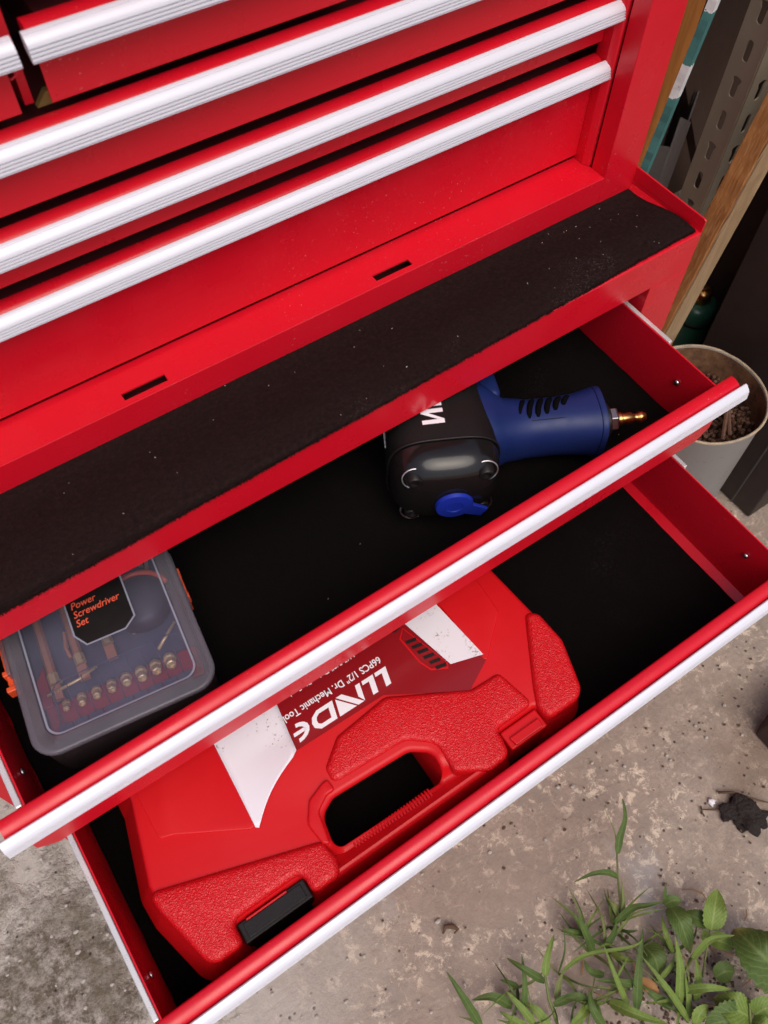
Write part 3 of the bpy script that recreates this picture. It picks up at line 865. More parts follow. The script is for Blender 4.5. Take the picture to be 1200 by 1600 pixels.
# ================================================================== red moulded tool case in the lower drawer
def red_case():
    Z0, ZT = 0.3840, 0.4470
    c = thing('tool_case', 'red moulded plastic tool case with carry handle lying in the lower drawer', 'tool case', (-0.08, 0.215, Z0))
    out = [(-0.232, 0.335), (-0.2345, 0.206), (-0.2485, 0.150), (-0.2475, 0.132), (-0.2360, 0.0900), (-0.2310, 0.0860), (-0.2140, 0.0860),
           (-0.2140, 0.0990), (-0.1600, 0.0990), (-0.1600, 0.0860), (-0.1420, 0.0850), (-0.0150, 0.0840), (0.0010, 0.0850), (0.0030, 0.0960),
           (0.0040, 0.1020), (0.0410, 0.1020), (0.0415, 0.0900), (0.0740, 0.0890), (0.0880, 0.1300), (0.0870, 0.1550), (0.0830, 0.206), (0.0810, 0.335)]
    rad = [0.01, 0.02, 0.012, 0.015, 0.012, 0.008, 0.004, 0.004, 0.004, 0.004, 0.004, 0.004, 0.004, 0.004, 0.004, 0.004, 0.004, 0.014, 0.014, 0.02, 0.02, 0.01]
    out = fillet(out, rad, 5)
    hole = fillet([(-0.1345, 0.1010), (-0.0440, 0.0985), (-0.0425, 0.1170), (-0.0560, 0.1270), (-0.1180, 0.1300), (-0.1300, 0.1240)], [0.006, 0.007, 0.010, 0.012, 0.012, 0.012], 6)
    def dip(x, y, z):
        """the grip is lower and slimmer than the shell"""
        if z <= Z0 + 0.001: return z
        k = min(1, max(0, (0.106 - y) / 0.008)) * min(1, max(0, (x + 0.1440) / 0.010)) * min(1, max(0, (-0.018 - x) / 0.014))
        return z - 0.012 * k
    bm = new_bm()
    rounded_prism(bm, out, [hole], Z0, ZT, 0.0040, 4, dip, 0.0065)
    for v in bm.verts:      # thin lip at the far side of the hand hole: the shell falls away behind it
        if v.co.z < Z0 + 0.002 and 0.112 < v.co.y < 0.140 and -0.14 < v.co.x < -0.035: v.co.y += 0.036
    for v in bm.verts:      # sloped shoulder along the left side
        if v.co.z < ZT - 0.0041 and v.co.x < -0.205: v.co.x -= 0.0055 * min(1, (-0.205 - v.co.x) / 0.03) * min(1, (ZT - 0.0041 - v.co.z) / 0.024)
    body = shade_auto(finish('shell', bm, 'plastic', c), 45)
    # pebbled raised areas
    def pad(name, poly, rad, h=0.0028, r=0.0022, mat='pebble', seg=5, zf=None, z_low=0.002):
        bm = new_bm()
        rounded_prism(bm, fillet(poly, rad, seg), [], ZT - z_low, ZT + h, r, 5, zf)
        return shade_auto(finish(name, bm, mat, c), 45)
    pad('corner_pad', [(-0.2505, 0.1465), (-0.2490, 0.1320), (-0.2375, 0.0890), (-0.2310, 0.0845), (-0.2128, 0.0845), (-0.2128, 0.1004), (-0.1612, 0.1004), (-0.1612, 0.0848), (-0.1400, 0.0846), (-0.1368, 0.0960), (-0.1390, 0.1100)], [0.005, 0.015, 0.013, 0.009, 0.005, 0.005, 0.005, 0.005, 0.007, 0.006, 0.006], 0.0040, 0.0050, z_low=0.022)
    pad('corner_pad', [(0.0895, 0.1300), (0.0885, 0.1575), (0.0800, 0.1640), (0.0470, 0.1140), (0.0402, 0.1020), (0.0402, 0.0882), (0.0745, 0.0876)], [0.014, 0.008, 0.005, 0.006, 0.005, 0.006, 0.014], 0.0040, 0.0048, z_low=0.022)
    pad('handle_pad', [(-0.0385, 0.0960), (-0.0170, 0.0830), (0.0018, 0.0836), (0.0045, 0.0960), (0.0050, 0.1036), (0.0395, 0.1036), (0.0330, 0.1370), (0.0080, 0.1380), (-0.0480, 0.1690), (-0.0930, 0.1640), (-0.1120, 0.1495), (-0.1130, 0.1370), (-0.0540, 0.1340), (-0.0370, 0.1200)],
        [0.006, 0.008, 0.008, 0.006, 0.005, 0.005, 0.005, 0.006, 0.010, 0.008, 0.005, 0.005, 0.014, 0.012], 0.0034, 0.0045, z_low=0.02)
    # smooth stepped panels either side of the label (edges show as the creased lines)
    pad('left_panel', [(-0.2285, 0.3200), (-0.2290, 0.1720), (-0.2200, 0.1690), (-0.1750, 0.1430), (-0.1690, 0.1440), (-0.1660, 0.3200)], [0.002, 0.003, 0.003, 0.003, 0.002, 0.002], 0.0012, 0.0009, 'plastic')
    pad('right_panel', [(0.0270, 0.3200), (0.0300, 0.1480), (0.0640, 0.1760), (0.0660, 0.2000), (0.0660, 0.3200)], [0.002, 0.002, 0.003, 0.002, 0.002], 0.0012, 0.0009, 'plastic')
    # smooth arch lip around the hand hole
    arch = [(-0.1400, 0.1080), (-0.1420, 0.1240), (-0.1330, 0.1370), (-0.1190, 0.1420), (-0.1145, 0.1420), (-0.1140, 0.1330), (-0.1210, 0.1330), (-0.1310, 0.1270), (-0.1358, 0.1040)]
    pad('handle_arch', arch, [0.002, 0.008, 0.008, 0.003, 0.002, 0.002, 0.004, 0.006, 0.002], 0.0030, 0.0018, 'plastic')
    # ribbed grip
    bm = new_bm()
    n = 26
    for k in range(n):
        x = -0.1220 + k * 0.0025
        pr = []
        for q in range(9):
            a = math.pi * q / 8
            pr.append((0.0935 + 0.0066 * math.cos(a), ZT - 0.0124 + 0.0022 * math.sin(a)))
        extrude_x(bm, pr, x, x + 0.0014)
    g = finish('grip_rib', bm, 'plastic', c); g['kind'] = 'stuff'
    # latches
    bm = new_bm()
    rounded_prism(bm, fillet([(-0.2120, 0.0845), (-0.1620, 0.0845), (-0.1620, 0.0980), (-0.2120, 0.0980)], 0.0008, 2), [], Z0 + 0.012, ZT - 0.004, 0.001, 2)
    la = finish('latch', bm, 'blackplastic', c); la['label'] = 'black latch recessed in the front edge of the red case'
    bm = new_bm(); box(bm, -0.2085, -0.1655, 0.0865, 0.0960, ZT - 0.0045, ZT - 0.0030); finish('latch_plate', bm, 'blackplastic', la, bevel=0.0004)
    bm = new_bm(); box(bm, -0.2050, -0.1750, 0.0962, 0.0974, ZT - 0.0045, ZT - 0.0010); finish('latch_hinge', bm, 'plastic', la, bevel=0.0003)
    bm = new_bm()
    rounded_prism(bm, fillet([(0.0062, 0.0860), (0.0390, 0.0860), (0.0390, 0.1010), (0.0062, 0.1010)], 0.0015, 3), [], Z0 + 0.012, ZT - 0.003, 0.0015, 3)
    lb = finish('latch', bm, 'plastic', c); lb['label'] = 'red latch near the right front corner of the case'
    bm = new_bm()
    rounded_prism(bm, fillet([(0.0105, 0.0870), (0.0350, 0.0870), (0.0365, 0.0940), (0.0090, 0.0940)], 0.001, 2), [], ZT - 0.0035, ZT - 0.0005, 0.001, 2)
    finish('latch_plate', bm, 'plastic', lb)

    # printed film label: dark red field, white flanks
    def sheet(name, poly, z, mat, parent, th=0.00025, zfun=None, sub=0):
        bm = new_bm()
        v = [bm.verts.new((x, y, z)) for x, y in poly]
        bm.faces.new(v)
        if sub:
            bmesh.ops.subdivide_edges(bm, edges=bm.edges[:], cuts=sub, use_grid_fill=True)
            bmesh.ops.triangulate(bm, faces=bm.faces[:])
        r = bmesh.ops.extrude_face_region(bm, geom=bm.faces[:])
        for q in r['geom']:
            if isinstance(q, bmesh.types.BMVert): q.co.z -= th
        if zfun:
            for q in bm.verts: q.co.z += zfun(q.co.x, q.co.y)
        return finish(name, bm, mat, parent)
    ZL = ZT + 0.0010
    lab = sheet('label', [(-0.1165, 0.2900), (-0.1195, 0.2080), (-0.1255, 0.1715), (-0.1180, 0.1712), (-0.0480, 0.1705), (0.0065, 0.1375), (0.0315, 0.1500), (0.0250, 0.2050), (0.0200, 0.2900)], ZL, 'label', c)
    lab['label'] = 'dark red printed label with white lettering'
    wr = sheet('label_flank', [(0.0260, 0.2900), (0.0270, 0.2070), (0.0320, 0.1545), (0.0070, 0.1620), (-0.0030, 0.2090), (-0.0050, 0.2900)], ZL + 0.0006, 'film_dirty', lab)
    wr['label'] = 'white right flank of the label stained with dirt'
    # left flank, its lower corner lifting off
    def curl(x, y):
        d = (x + 0.1720) * 0.45 + (0.1700 - y) * 1.0
        d2 = max(0.0, (0.1850 - y)) * max(0.0, (x + 0.1715)) 
        return 1.1 * d2 * 4.2
    bm = new_bm()
    L = [(-0.1680, 0.2900), (-0.1682, 0.2080), (-0.1700, 0.1750), (-0.1718, 0.1420)]
    Rr = [(-0.1150, 0.2900), (-0.1165, 0.2080), (-0.1225, 0.1690), (-0.1700, 0.1405)]
    rows = 26; cols = 10
    def along(P, u):
        u *= len(P) - 1
        i = min(int(u), len(P) - 2); f = u - i
        return Vector(P[i]).lerp(Vector(P[i + 1]), f)
    g = []
    for j in range(rows + 1):
        u = j / rows
        a = along(L, u); b = along(Rr, u)
        if u > 2 / 3:
            f = (u - 2 / 3) * 3
            b = b + Vector((-0.005, 0.004)) * math.sin(math.pi * f) * 0.6
        g.append([bm.verts.new((*(a.lerp(b, k / cols)), ZL + 0.0009 + curl(*(a.lerp(b, k / cols))))) for k in range(cols + 1)])
    for j in range(rows):
        for k in range(cols):
            bm.faces.new((g[j][k], g[j][k + 1], g[j + 1][k + 1], g[j + 1][k]))
    wl = finish('label_flank', bm, 'film', lab, smooth=True)
    md = wl.modifiers.new('thickness', 'SOLIDIFY'); md.thickness = 0.00025
    wl['label'] = 'white left flank of the label with its corner peeling up'
    # lettering, read from the back of the drawer: turned half round
    zt_ = ZL + 0.00035
    base = world_loc(lab)
    def letters(polys, name, mat='white_ink'):
        bm = new_bm()
        for p in polys:
            v = [bm.verts.new((x, y, zt_)) for x, y in p]
            bm.faces.new(v)
        return finish(name, bm, mat, lab)
    # big letters in a slanted grid: u along the reading direction (-x), w upwards (-y)
    def G(u, w, ox=-0.0345, oy=0.1880, s=1.0):
        return (ox - (u * 1.17 + 0.28 * w) * s, oy - w * s)
    H = 0.0135
    st = 0.0038
    def quad(*p): return [G(*q) for q in p]
    P = []
    sp = 0.0098
    for k in range(2):        # two L strokes
        o = k * sp
        P += [quad((o, 0), (o + st, 0), (o + st, H), (o, H)), quad((o + st, 0), (o + 0.0085, 0), (o + 0.0085, 0.0030), (o + st, 0.0030))]
    o = 2 * sp + 0.0002       # N built of two wedges
    P += [quad((o, 0), (o + 0.0034, 0), (o + 0.0034, H * 0.62), (o, H)), quad((o + 0.0006, H), (o + 0.0135, 0.0), (o + 0.0178, 0.0), (o + 0.0050, H)),
          quad((o + 0.0184, 0.0008), (o + 0.0186, H), (o + 0.0062, H))]
    o = o + 0.0205            # D outline
    D0 = [(o, 0), (o + 0.0115, 0), (o + 0.0155, 0.003), (o + 0.0165, H * 0.5), (o + 0.0155, H - 0.003), (o + 0.0115, H), (o, H)]
    D1 = [(o + 0.0035, 0.0030), (o + 0.0105, 0.0030), (o + 0.0125, 0.0045), (o + 0.0130, H * 0.5), (o + 0.0125, H - 0.0045), (o + 0.0105, H - 0.0030), (o + 0.0035, H - 0.0030)]
    for k in range(7):
        P.append(quad(D0[k], D0[(k + 1) % 7], D1[(k + 1) % 7], D1[k]))
    o = o + 0.0185            # round E, cut by the white flank
    E0 = []; E1 = []
    for k in range(9):
        a = math.pi / 2 + math.pi * k / 8
        E0.append((o + 0.0085 + 0.0085 * math.cos(a), H / 2 + H / 2 * math.sin(a)))
        E1.append((o + 0.0085 + 0.0053 * math.cos(a), H / 2 + (H / 2 - 0.0027) * math.sin(a)))
    for k in range(8): P.append(quad(E0[k], E0[k + 1], E1[k + 1], E1[k]))
    P.append(quad((o + 0.003, H * 0.5 - 0.0013), (o + 0.011, H * 0.5 - 0.0013), (o + 0.011, H * 0.5 + 0.0013), (o + 0.003, H * 0.5 + 0.0013)))
    letters(P, 'lettering')
    text_mesh('lettering', '66PCS 1/2" Dr. Mechanic Tool', 0.0078, 'white_ink', lab, Vector((-0.0345, 0.1975, zt_)) - base, math.pi, 0.0, 0.00012, 0.86)
    text_mesh('lettering', '1/4"-3/8" Drive Bit Socket', 0.0070, 'white_ink', lab, Vector((-0.0480, 0.2118, zt_)) - base, math.pi, 0.0, 0.0001, 0.86)
    # printed picture of the open case: red frame with dark sockets
    def printed(polys, name, mat, dz=0.0):
        bm = new_bm()
        for p in polys:
            v = [bm.verts.new((x, y, zt_ + dz)) for x, y in p]; bm.faces.new(v)
        return finish(name, bm, mat, lab)
    printed([[(-0.0060, 0.2065), (0.0060, 0.1640), (0.0035, 0.1600), (-0.0080, 0.1660), (-0.0120, 0.1760), (-0.0135, 0.2000)]], 'printed_case', 'plastic')
    printed([[(-0.0065, 0.2050), (0.0052, 0.1650), (0.0032, 0.1618), (-0.0072, 0.1672), (-0.0105, 0.1762), (-0.0122, 0.1995)]], 'printed_tray', 'label', 0.0002)
    dark = []
    for k in range(6):
        y = 0.1960 - k * 0.0058; x = -0.0110 + k * 0.0014
        dark.append([(x, y), (x + 0.0085, y - 0.0018), (x + 0.0080, y - 0.0045), (x - 0.0002, y - 0.0028)])
    dark.append([(-0.0200, 0.2110), (-0.0045, 0.2120), (-0.0050, 0.2075), (-0.0130, 0.2060)])
    printed(dark, 'printed_socket', 'blackplastic', 0.0004)
red_case()

# ================================================================== clear-lidded bit case in the upper drawer
t = NT('smoky_clear_lid')
tr = t.n('ShaderNodeBsdfTransparent'); tr.inputs['Color'].default_value = (0.84, 0.84, 0.92, 1)
mixn = t.n('ShaderNodeMixShader')
t.set(color=(0.34, 0.33, 0.42), rough=0.14, spec=0.5)
lw = t.n('ShaderNodeLayerWeight'); lw.inputs['Blend'].default_value = 0.25
fac = t.math('ADD', t.math('MULTIPLY', lw.outputs['Fresnel'], 0.5), t.ramp(t.noise(30, 4), [(0.3, 0.07), (0.7, 0.13)]))
t.l(fac, mixn.inputs[0]); t.l(tr.outputs[0], mixn.inputs[1]); t.l(t.b.outputs[0], mixn.inputs[2])
t.l(mixn.outputs[0], t.t.nodes['Material Output'].inputs['Surface'])
M['lid'] = t.m
t = NT('frosted_lid_edge')
tr = t.n('ShaderNodeBsdfTransparent'); tr.inputs['Color'].default_value = (0.78, 0.76, 0.82, 1)
mixn = t.n('ShaderNodeMixShader')
t.set(color=t.mix(t.noise(40, 3), (0.16, 0.145, 0.17), (0.22, 0.20, 0.235)), rough=0.25)
t.l(t.ramp(t.noise(25, 3), [(0.3, 0.42), (0.7, 0.54)]), mixn.inputs[0]); t.l(tr.outputs[0], mixn.inputs[1]); t.l(t.b.outputs[0], mixn.inputs[2])
t.l(mixn.outputs[0], t.t.nodes['Material Output'].inputs['Surface'])
M['lid_rim'] = t.m
M['lid_line'] = simple('bright_moulded_edge', (0.26, 0.26, 0.33), 0.25)
M['tub'] = simple('charcoal_tub', (0.035, 0.026, 0.028), 0.45, 0.0, 0.15, 60)
M['redtray'] = simple('red_insert', (0.40, 0.02, 0.025), 0.45, 0.0, 0.1, 60)
M['brassbit'] = simple('copper_coloured_bit', (0.72, 0.30, 0.15), 0.4, 0.3, 0.15, 200)
M['palebit'] = simple('pale_brass_socket', (0.86, 0.62, 0.28), 0.3, 0.4, 0.1, 200)
M['bluegrey'] = simple('slate_insert', (0.085, 0.085, 0.115), 0.6, 0.0, 0.2, 25)

def bit_case():
    w, d = 0.115, 0.155
    RZ = R(-7.8)
    c = thing('bit_case', 'grey clear-lidded screwdriver bit case with orange side clips in the upper drawer', 'case', (-0.1925, 0.2905, 0.4992), RZ)
    def rr(dx, r): return fillet([(-w / 2 + dx, -d / 2 + dx), (w / 2 - dx, -d / 2 + dx), (w / 2 - dx, d / 2 - dx), (-w / 2 + dx, d / 2 - dx)], r, 7)
    F = lambda *a, **k: finish(*a, shift=False, **k)
    # tub: outside wall, dark; open on top with a floor
    bm = new_bm()
    rings = []
    prof = [(0.0065, 0.0), (0.0035, 0.0015), (0.0026, 0.006), (0.0016, 0.0448), (0.0034, 0.0448), (0.0050, 0.010)]
    loft(bm, [[(x, y, z) for x, y in rr(dx, 0.015 - dx * 0.5)] for dx, z in prof])
    shade_auto(F('tub', bm, 'tub', c), 40)
    bm = new_bm(); rounded_prism(bm, rr(0.006, 0.011), [], 0.0102, 0.0150, 0.0008, 2); F('insert', bm, 'bluegrey', c)
    bm = new_bm(); prism(bm, [(-0.050, -0.0555), (0.050, -0.0555), (0.050, -0.034), (-0.050, -0.034)], 0.0152, 0.0190); F('socket_tray', bm, 'redtray', c, bevel=0.001)
    bm = new_bm(); prism(bm, [(-0.0515, -0.0340), (-0.0445, -0.0340), (-0.0445, -0.004), (-0.0515, -0.014)], 0.0152, 0.0190); F('tray_edge', bm, 'redtray', c, bevel=0.001)
    # lid: rounded shoulder rim (frosted) and clear recessed window
    bm = new_bm()
    rim = [(0.0030, 0.0450), (0.0002, 0.0450), (0.0000, 0.0474), (0.0003, 0.0482), (0.0010, 0.0488), (0.0022, 0.0490), (0.0098, 0.0490), (0.0104, 0.0482), (0.0106, 0.0470)]
    loft(bm, [[(x, y, z) for x, y in rr(dx, max(0.006, 0.015 - dx * 0.6))] for dx, z in rim], cap=False)
    shade_auto(F('lid_rim', bm, 'lid_rim', c), 50)
    bm = new_bm(); prism(bm, rr(0.0108, 0.0085), 0.0462, 0.0474); F('lid_window', bm, 'lid', c)
    bm = new_bm()
    a = rr(0.0107, 0.0085); b = rr(0.0119, 0.0078)
    va = [bm.verts.new((x, y, 0.0480)) for x, y in a]; vb = [bm.verts.new((x, y, 0.0477)) for x, y in b]
    for i in range(len(va)): bm.faces.new((va[i], va[(i + 1) % len(va)], vb[(i + 1) % len(vb)], vb[i]))
    F('lid_bead', bm, 'lid_line', c)
    # name plate under the window with a moulded frame
    lab = [(-0.0150, 0.060), (-0.0150, -0.0090), (-0.0095, -0.0175), (0.0150, -0.0175), (0.0225, -0.0115), (0.0225, 0.060)]
    bm = new_bm(); prism(bm, lab, 0.0476, 0.0481); pl = F('name_plate', bm, 'blackplastic', c)
    bm = new_bm()
    o2 = offset(lab if area2(lab) > 0 else lab[::-1], -0.0011); l2 = lab if area2(lab) > 0 else lab[::-1]
    va = [bm.verts.new((x, y, 0.0484)) for x, y in o2]; vb = [bm.verts.new((x, y, 0.0484)) for x, y in l2]
    for i in range(len(va)): bm.faces.new((va[i], va[(i + 1) % len(va)], vb[(i + 1) % len(vb)], vb[i]))
    F('plate_frame', bm, 'lid_line', pl)
    for k, s in enumerate(('Power', 'Screwdriver', 'Set')):
        text_mesh('lettering', s, 0.0072, 'red_ink', pl, (-0.0125, 0.0090 - k * 0.0066, 0.0485), R(3), 0.25, 0.00008, 0.86)
    text_mesh('lettering', 'PRO', 0.0125, 'red_ink', pl, (-0.0125, 0.0185, 0.0485), R(3), 0.25, 0.00008, 1.0)
    # contents seen through the lid
    for x, y0, L in ((-0.040, -0.026, 0.085), (-0.021, -0.020, 0.085), (-0.001, -0.014, 0.05)):
        bm = new_bm()
        tube(bm, [(x, y0 + L, 0.0200), (x, y0 + 0.012, 0.0215)], 0.0030, 6)
        b = F('driver_bit', bm, 'brassbit', c)
        bm = new_bm(); tube(bm, [(x, y0 + 0.0115, 0.0220), (x + 0.0003, y0 + 0.0040, 0.0220)], 0.0036, 6); F('bit_collar', bm, 'palebit', b, smooth=False)
        bm = new_bm(); box(bm, x - 0.0032, x + 0.0032, y0 - 0.0070, y0 + 0.0030, 0.0195, 0.0235); F('bit_tip', bm, 'brassbit', b)
    rb = random.Random(31)
    for k in range(8):
        x = -0.0365 + k * 0.0098
        r = 0.0026 + 0.00022 * k
        bm = new_bm()
        lathe(bm, [(0.0008, 0.0), (r, 0.0), (r * 1.05, 0.001), (r * 1.05, 0.0035), (r * 0.8, 0.0045), (r * 0.8, 0.0095), (r * 0.55, 0.0100), (r * 0.5, 0.0080), (0.0004, 0.0080)], 6 if k % 3 == 0 else 10, (0, 0, 0))
        bmesh.ops.rotate(bm, verts=bm.verts[:], cent=(0, 0, 0), matrix=Matrix.Rotation(R(rb.uniform(48, 66)), 3, 'X') @ Matrix.Rotation(rb.uniform(0, 3), 3, 'Z'))
        bmesh.ops.translate(bm, verts=bm.verts[:], vec=(x, -0.0370, 0.0225))
        F('socket', bm, 'palebit', c, smooth=False)
    for k in range(11):          # loose hex bits
        x = rb.uniform(-0.044, 0.040); y = rb.uniform(-0.022, 0.050); a_ = rb.uniform(0.9, 2.3)
        L_ = rb.uniform(0.006, 0.012)
        bm = new_bm(); tube(bm, [(x, y, 0.0175), (x + L_ * math.cos(a_), y + L_ * math.sin(a_), 0.0185)], [0.0017, 0.0012], 6)
        F('hex_bit', bm, 'brassbit' if k % 3 else 'palebit', c)
    bm = new_bm()   # clear socket cover: bent rail with ribs
    tube(bm, [(-0.0440, -0.0500, 0.020), (-0.0400, -0.0300, 0.0330), (-0.0360, -0.0270, 0.0345), (0.0400, -0.0270, 0.0345), (0.0440, -0.0300, 0.0330), (0.0480, -0.0500, 0.020)], 0.0005, 6)
    for k in range(9):
        x = -0.0410 + k * 0.0098
        tube(bm, [(x, -0.0280, 0.0335), (x, -0.0350, 0.0320), (x, -0.0520, 0.0205)], 0.0003, 5)
    F('socket_cover', bm, 'bluegrey', c, smooth=True)
    bm = new_bm()   # flat lip of the cover
    for k in range(9):
        x = -0.0460 + k * 0.0098
        box(bm, x + 0.0003, x + 0.0093, -0.0560, -0.0500, 0.0192, 0.0215)
    F('cover_lip', bm, 'bluegrey', c, bevel=0.0004)
    # grip of the power driver with its red ring
    bm = new_bm()
    lathe(bm, [(0.0005, -0.004), (0.015, -0.002), (0.0215, 0.003), (0.0215, 0.009), (0.016, 0.014), (0.0005, 0.016)], 28, (0.0275, 0.0100, 0.0160))
    dr = shade_auto(F('driver_grip', bm, 'tub', c), 50)
    bm = new_bm()
    tube(bm, [(0.0275 + 0.0215 * math.cos(a), 0.0100 + 0.0190 * math.sin(a), 0.0290) for a in [R(10 + 13 * k) for k in range(13)]], 0.0019, 8)
    F('grip_ring', bm, 'orange', dr, smooth=True)
    bm = new_bm()
    tube(bm, [(-0.046, -0.028, 0.0235), (-0.025, -0.026, 0.0235), (-0.012, -0.022, 0.0230)], 0.0012, 6)
    F('steel_shank', bm, 'palebit', c, smooth=True)
    bm = new_bm()
    tube(bm, [(0.028, -0.032, 0.0300), (0.044, -0.018, 0.0300)], 0.0012, 6)
    F('steel_shank', bm, 'palebit', c, smooth=True)
    # side clips
    for s, ys_, dep in ((-1, 0.006, 1.0), (1, 0.004, 0.25)):
        bm = new_bm()
        x0 = s * (w / 2 + (0.0012 if dep == 1 else 0.0002))
        for a, b, zz0, zz1, dx in (((-0.026, 0.026, 0.030, 0.0330, 0.0055), (-0.022, 0.022, 0.0120, 0.0302, 0.0035)) if dep == 1 else ((-0.012, 0.012, 0.030, 0.0330, 0.0055), (-0.010, 0.010, 0.0120, 0.0302, 0.0035))):
            p, q = sorted((x0, x0 + s * dx * dep))
            box(bm, p, q, ys_ + a, ys_ + b, zz0, zz1)
        for yy in ((-0.0255, -0.014, 0.012, 0.0235) if dep == 1 else (-0.010, 0.010)):
            p, q = sorted((x0, x0 + s * 0.0068 * dep))
            box(bm, p, q, ys_ + yy - 0.0018, ys_ + yy + 0.0018, 0.0265, 0.0360)
        cl = F('clip', bm, 'orange', c, bevel=0.0006)
        bm = new_bm(); p, q = sorted((x0 - s * 0.0006, x0 + s * 0.0020 * dep)); box(bm, p, q, ys_ - 0.020, ys_ + 0.020, 0.0362, 0.0445); F('clip_tab', bm, 'lid_rim', cl, bevel=0.0005)
bit_case()

# ================================================================== air impact wrench in the upper drawer
def wrench():
    c = thing('impact_wrench', 'black and blue air impact wrench lying on its side in the upper drawer', 'wrench', (0.0600, 0.2510, 0.4992), R(-26.8))
    F = lambda *a, **k: finish(*a, shift=False, **k)
    zc = 0.0380
    def ring_y(y, a, b, e, dx=0.0, dz=0.0, n=44): return [(dx + u, y, zc + dz + v) for u, v in superellipse(a, b, e, n)]
    # motor housing (barrel runs to the back, +y)
    bm = new_bm()
    sec = [(0.0135, 0.0400, 0.0362, 3.4), (0.0200, 0.0405, 0.0368, 3.4), (0.0450, 0.0392, 0.0362, 3.2), (0.0750, 0.0375, 0.0355, 2.9), (0.0950, 0.0350, 0.0345, 2.5), (0.1150, 0.0300, 0.0300, 2.2), (0.1350, 0.0240, 0.0240, 2.0), (0.1450, 0.0180, 0.0180, 2.0)]
    loft(bm, [ring_y(*s) for s in sec])
    h = shade_auto(F('housing', bm, 'blackrubber', c), 50)
    bm = new_bm(); lathe(bm, [(0.0004, 0.144), (0.0095, 0.144), (0.0095, 0.150), (0.0063, 0.151), (0.0063, 0.168), (0.0004, 0.168)], 20, (0, 0, zc), 'y'); F('anvil', bm, 'steel', c)
    # rear cover: domed glossy cap, gasket line
    bm = new_bm()
    sec = [(0.0118, 0.0398, 0.0360, 3.4), (0.0060, 0.0396, 0.0358, 3.3), (0.0000, 0.0385, 0.0347, 3.1), (-0.0060, 0.0358, 0.0322, 2.9), (-0.0105, 0.0310, 0.0278, 2.7), (-0.0135, 0.0240, 0.0215, 2.5), (-0.0150, 0.0130, 0.0115, 2.2), (-0.0153, 0.0030, 0.0025, 2.0)]
    loft(bm, [ring_y(y, a, b, e, 0.0, 0.0, 56) for y, a, b, e in sec])
    cover = shade_auto(F('rear_cover', bm, 'blackgloss', c), 60)
    bm = new_bm()
    pts = ring_y(0.0127, 0.0408, 0.0372, 3.4)
    tube(bm, pts + [pts[0]], 0.0009, 6, False)
    F('gasket', bm, 'silver_dark', c, smooth=True) if 'silver_dark' in M else F('gasket', bm, 'blackplastic', c, smooth=True)
    # cap bolts standing in scooped pockets on the cover's shoulders
    for bx, bz in ((-0.0250, 0.0595), (0.0255, 0.0605), (-0.0250, 0.0190), (0.0260, 0.0190)):
        bm = new_bm()
        lathe(bm, [(0.0005, 0.004), (0.0056, 0.004), (0.0056, -0.0028), (0.0048, -0.0038), (0.0030, -0.0038), (0.0028, -0.0018), (0.0004, -0.0018)], 18, (bx, -0.0082, bz), 'y')
        b = shade_auto(F('bolt', bm, 'blackplastic', c), 40)
        bm = new_bm()
        pts = [(bx + 0.0086 * math.cos(q), -0.0072 + 0.0030 * math.sin(q), bz + 0.0074 * math.sin(q)) for q in [2 * math.pi * k / 18 for k in range(19)]]
        tube(bm, pts, 0.0007, 6, False)
        F('bolt_pocket', bm, 'steel', b, smooth=True)
    # blue direction lever: disc with a hub and ribbed tab
    lx, lz, ly = 0.0035, 0.0350, -0.0155
    bm = new_bm()
    lathe(bm, [(0.0038, 0.0), (0.0134, 0.0), (0.0140, -0.0008), (0.0134, -0.0035), (0.0062, -0.0040), (0.0056, -0.0034), (0.0038, -0.0034)], 32, (lx, ly, lz), 'y')
    lev = shade_auto(F('direction_lever', bm, 'bluelever', c), 40)
    bm = new_bm()
    a = R(-28)
    def L2(u, v): return (lx + u * math.cos(a) - v * math.sin(a), lz + u * math.sin(a) + v * math.cos(a))
    poly = [L2(0.0085, -0.0066), L2(0.0250, -0.0046), L2(0.0262, 0.0046), L2(0.0085, 0.0066)]
    va = [bm.verts.new((x, ly - 0.0034, z)) for x, z in poly]; vb = [bm.verts.new((x, ly - 0.0004, z)) for x, z in poly]
    for i in range(4): bm.faces.new((va[i], va[(i + 1) % 4], vb[(i + 1) % 4], vb[i]))
    bm.faces.new(va); bm.faces.new(vb[::-1])
    F('lever_tab', bm, 'bluelever', lev, bevel=0.0006)
    for k in range(3):
        bm = new_bm()
        u = 0.0208 + k * 0.0018
        p = [L2(u, -0.0034), L2(u, 0.0034)]
        tube(bm, [(p[0][0], ly - 0.0038, p[0][1]), (p[1][0], ly - 0.0038, p[1][1])], 0.0004, 6)
        F('lever_rib', bm, 'bluelever', lev)
    bm = new_bm(); lathe(bm, [(0.0004, -0.0030), (0.0030, -0.0030), (0.0032, 0.001), (0.0004, 0.001)], 18, (lx, ly, lz), 'y'); F('lever_screw', bm, 'blackplastic', lev)
    for k in range(7):
        q = R(20 + 51 * k)
        bm = new_bm(); lathe(bm, [(0.0002, -0.0006), (0.0007, -0.0004), (0.0008, 0.0006), (0.0002, 0.0008)], 8, (lx + 0.0165 * math.cos(q), ly + 0.0034 + 0.0015 * abs(math.cos(q)), lz + 0.0155 * math.sin(q)), 'y')
        F('detent_pin', bm, 'steel', cover, smooth=True)
    # handle (runs along +x)
    yc = 0.0480
    def ring_x(x, a, b, e, dy=0.0, dz=0.0, n=44): return [(x, yc + dy + u, zc - 0.010 + dz + v) for u, v in superellipse(a, b, e, n)]
    bm = new_bm()
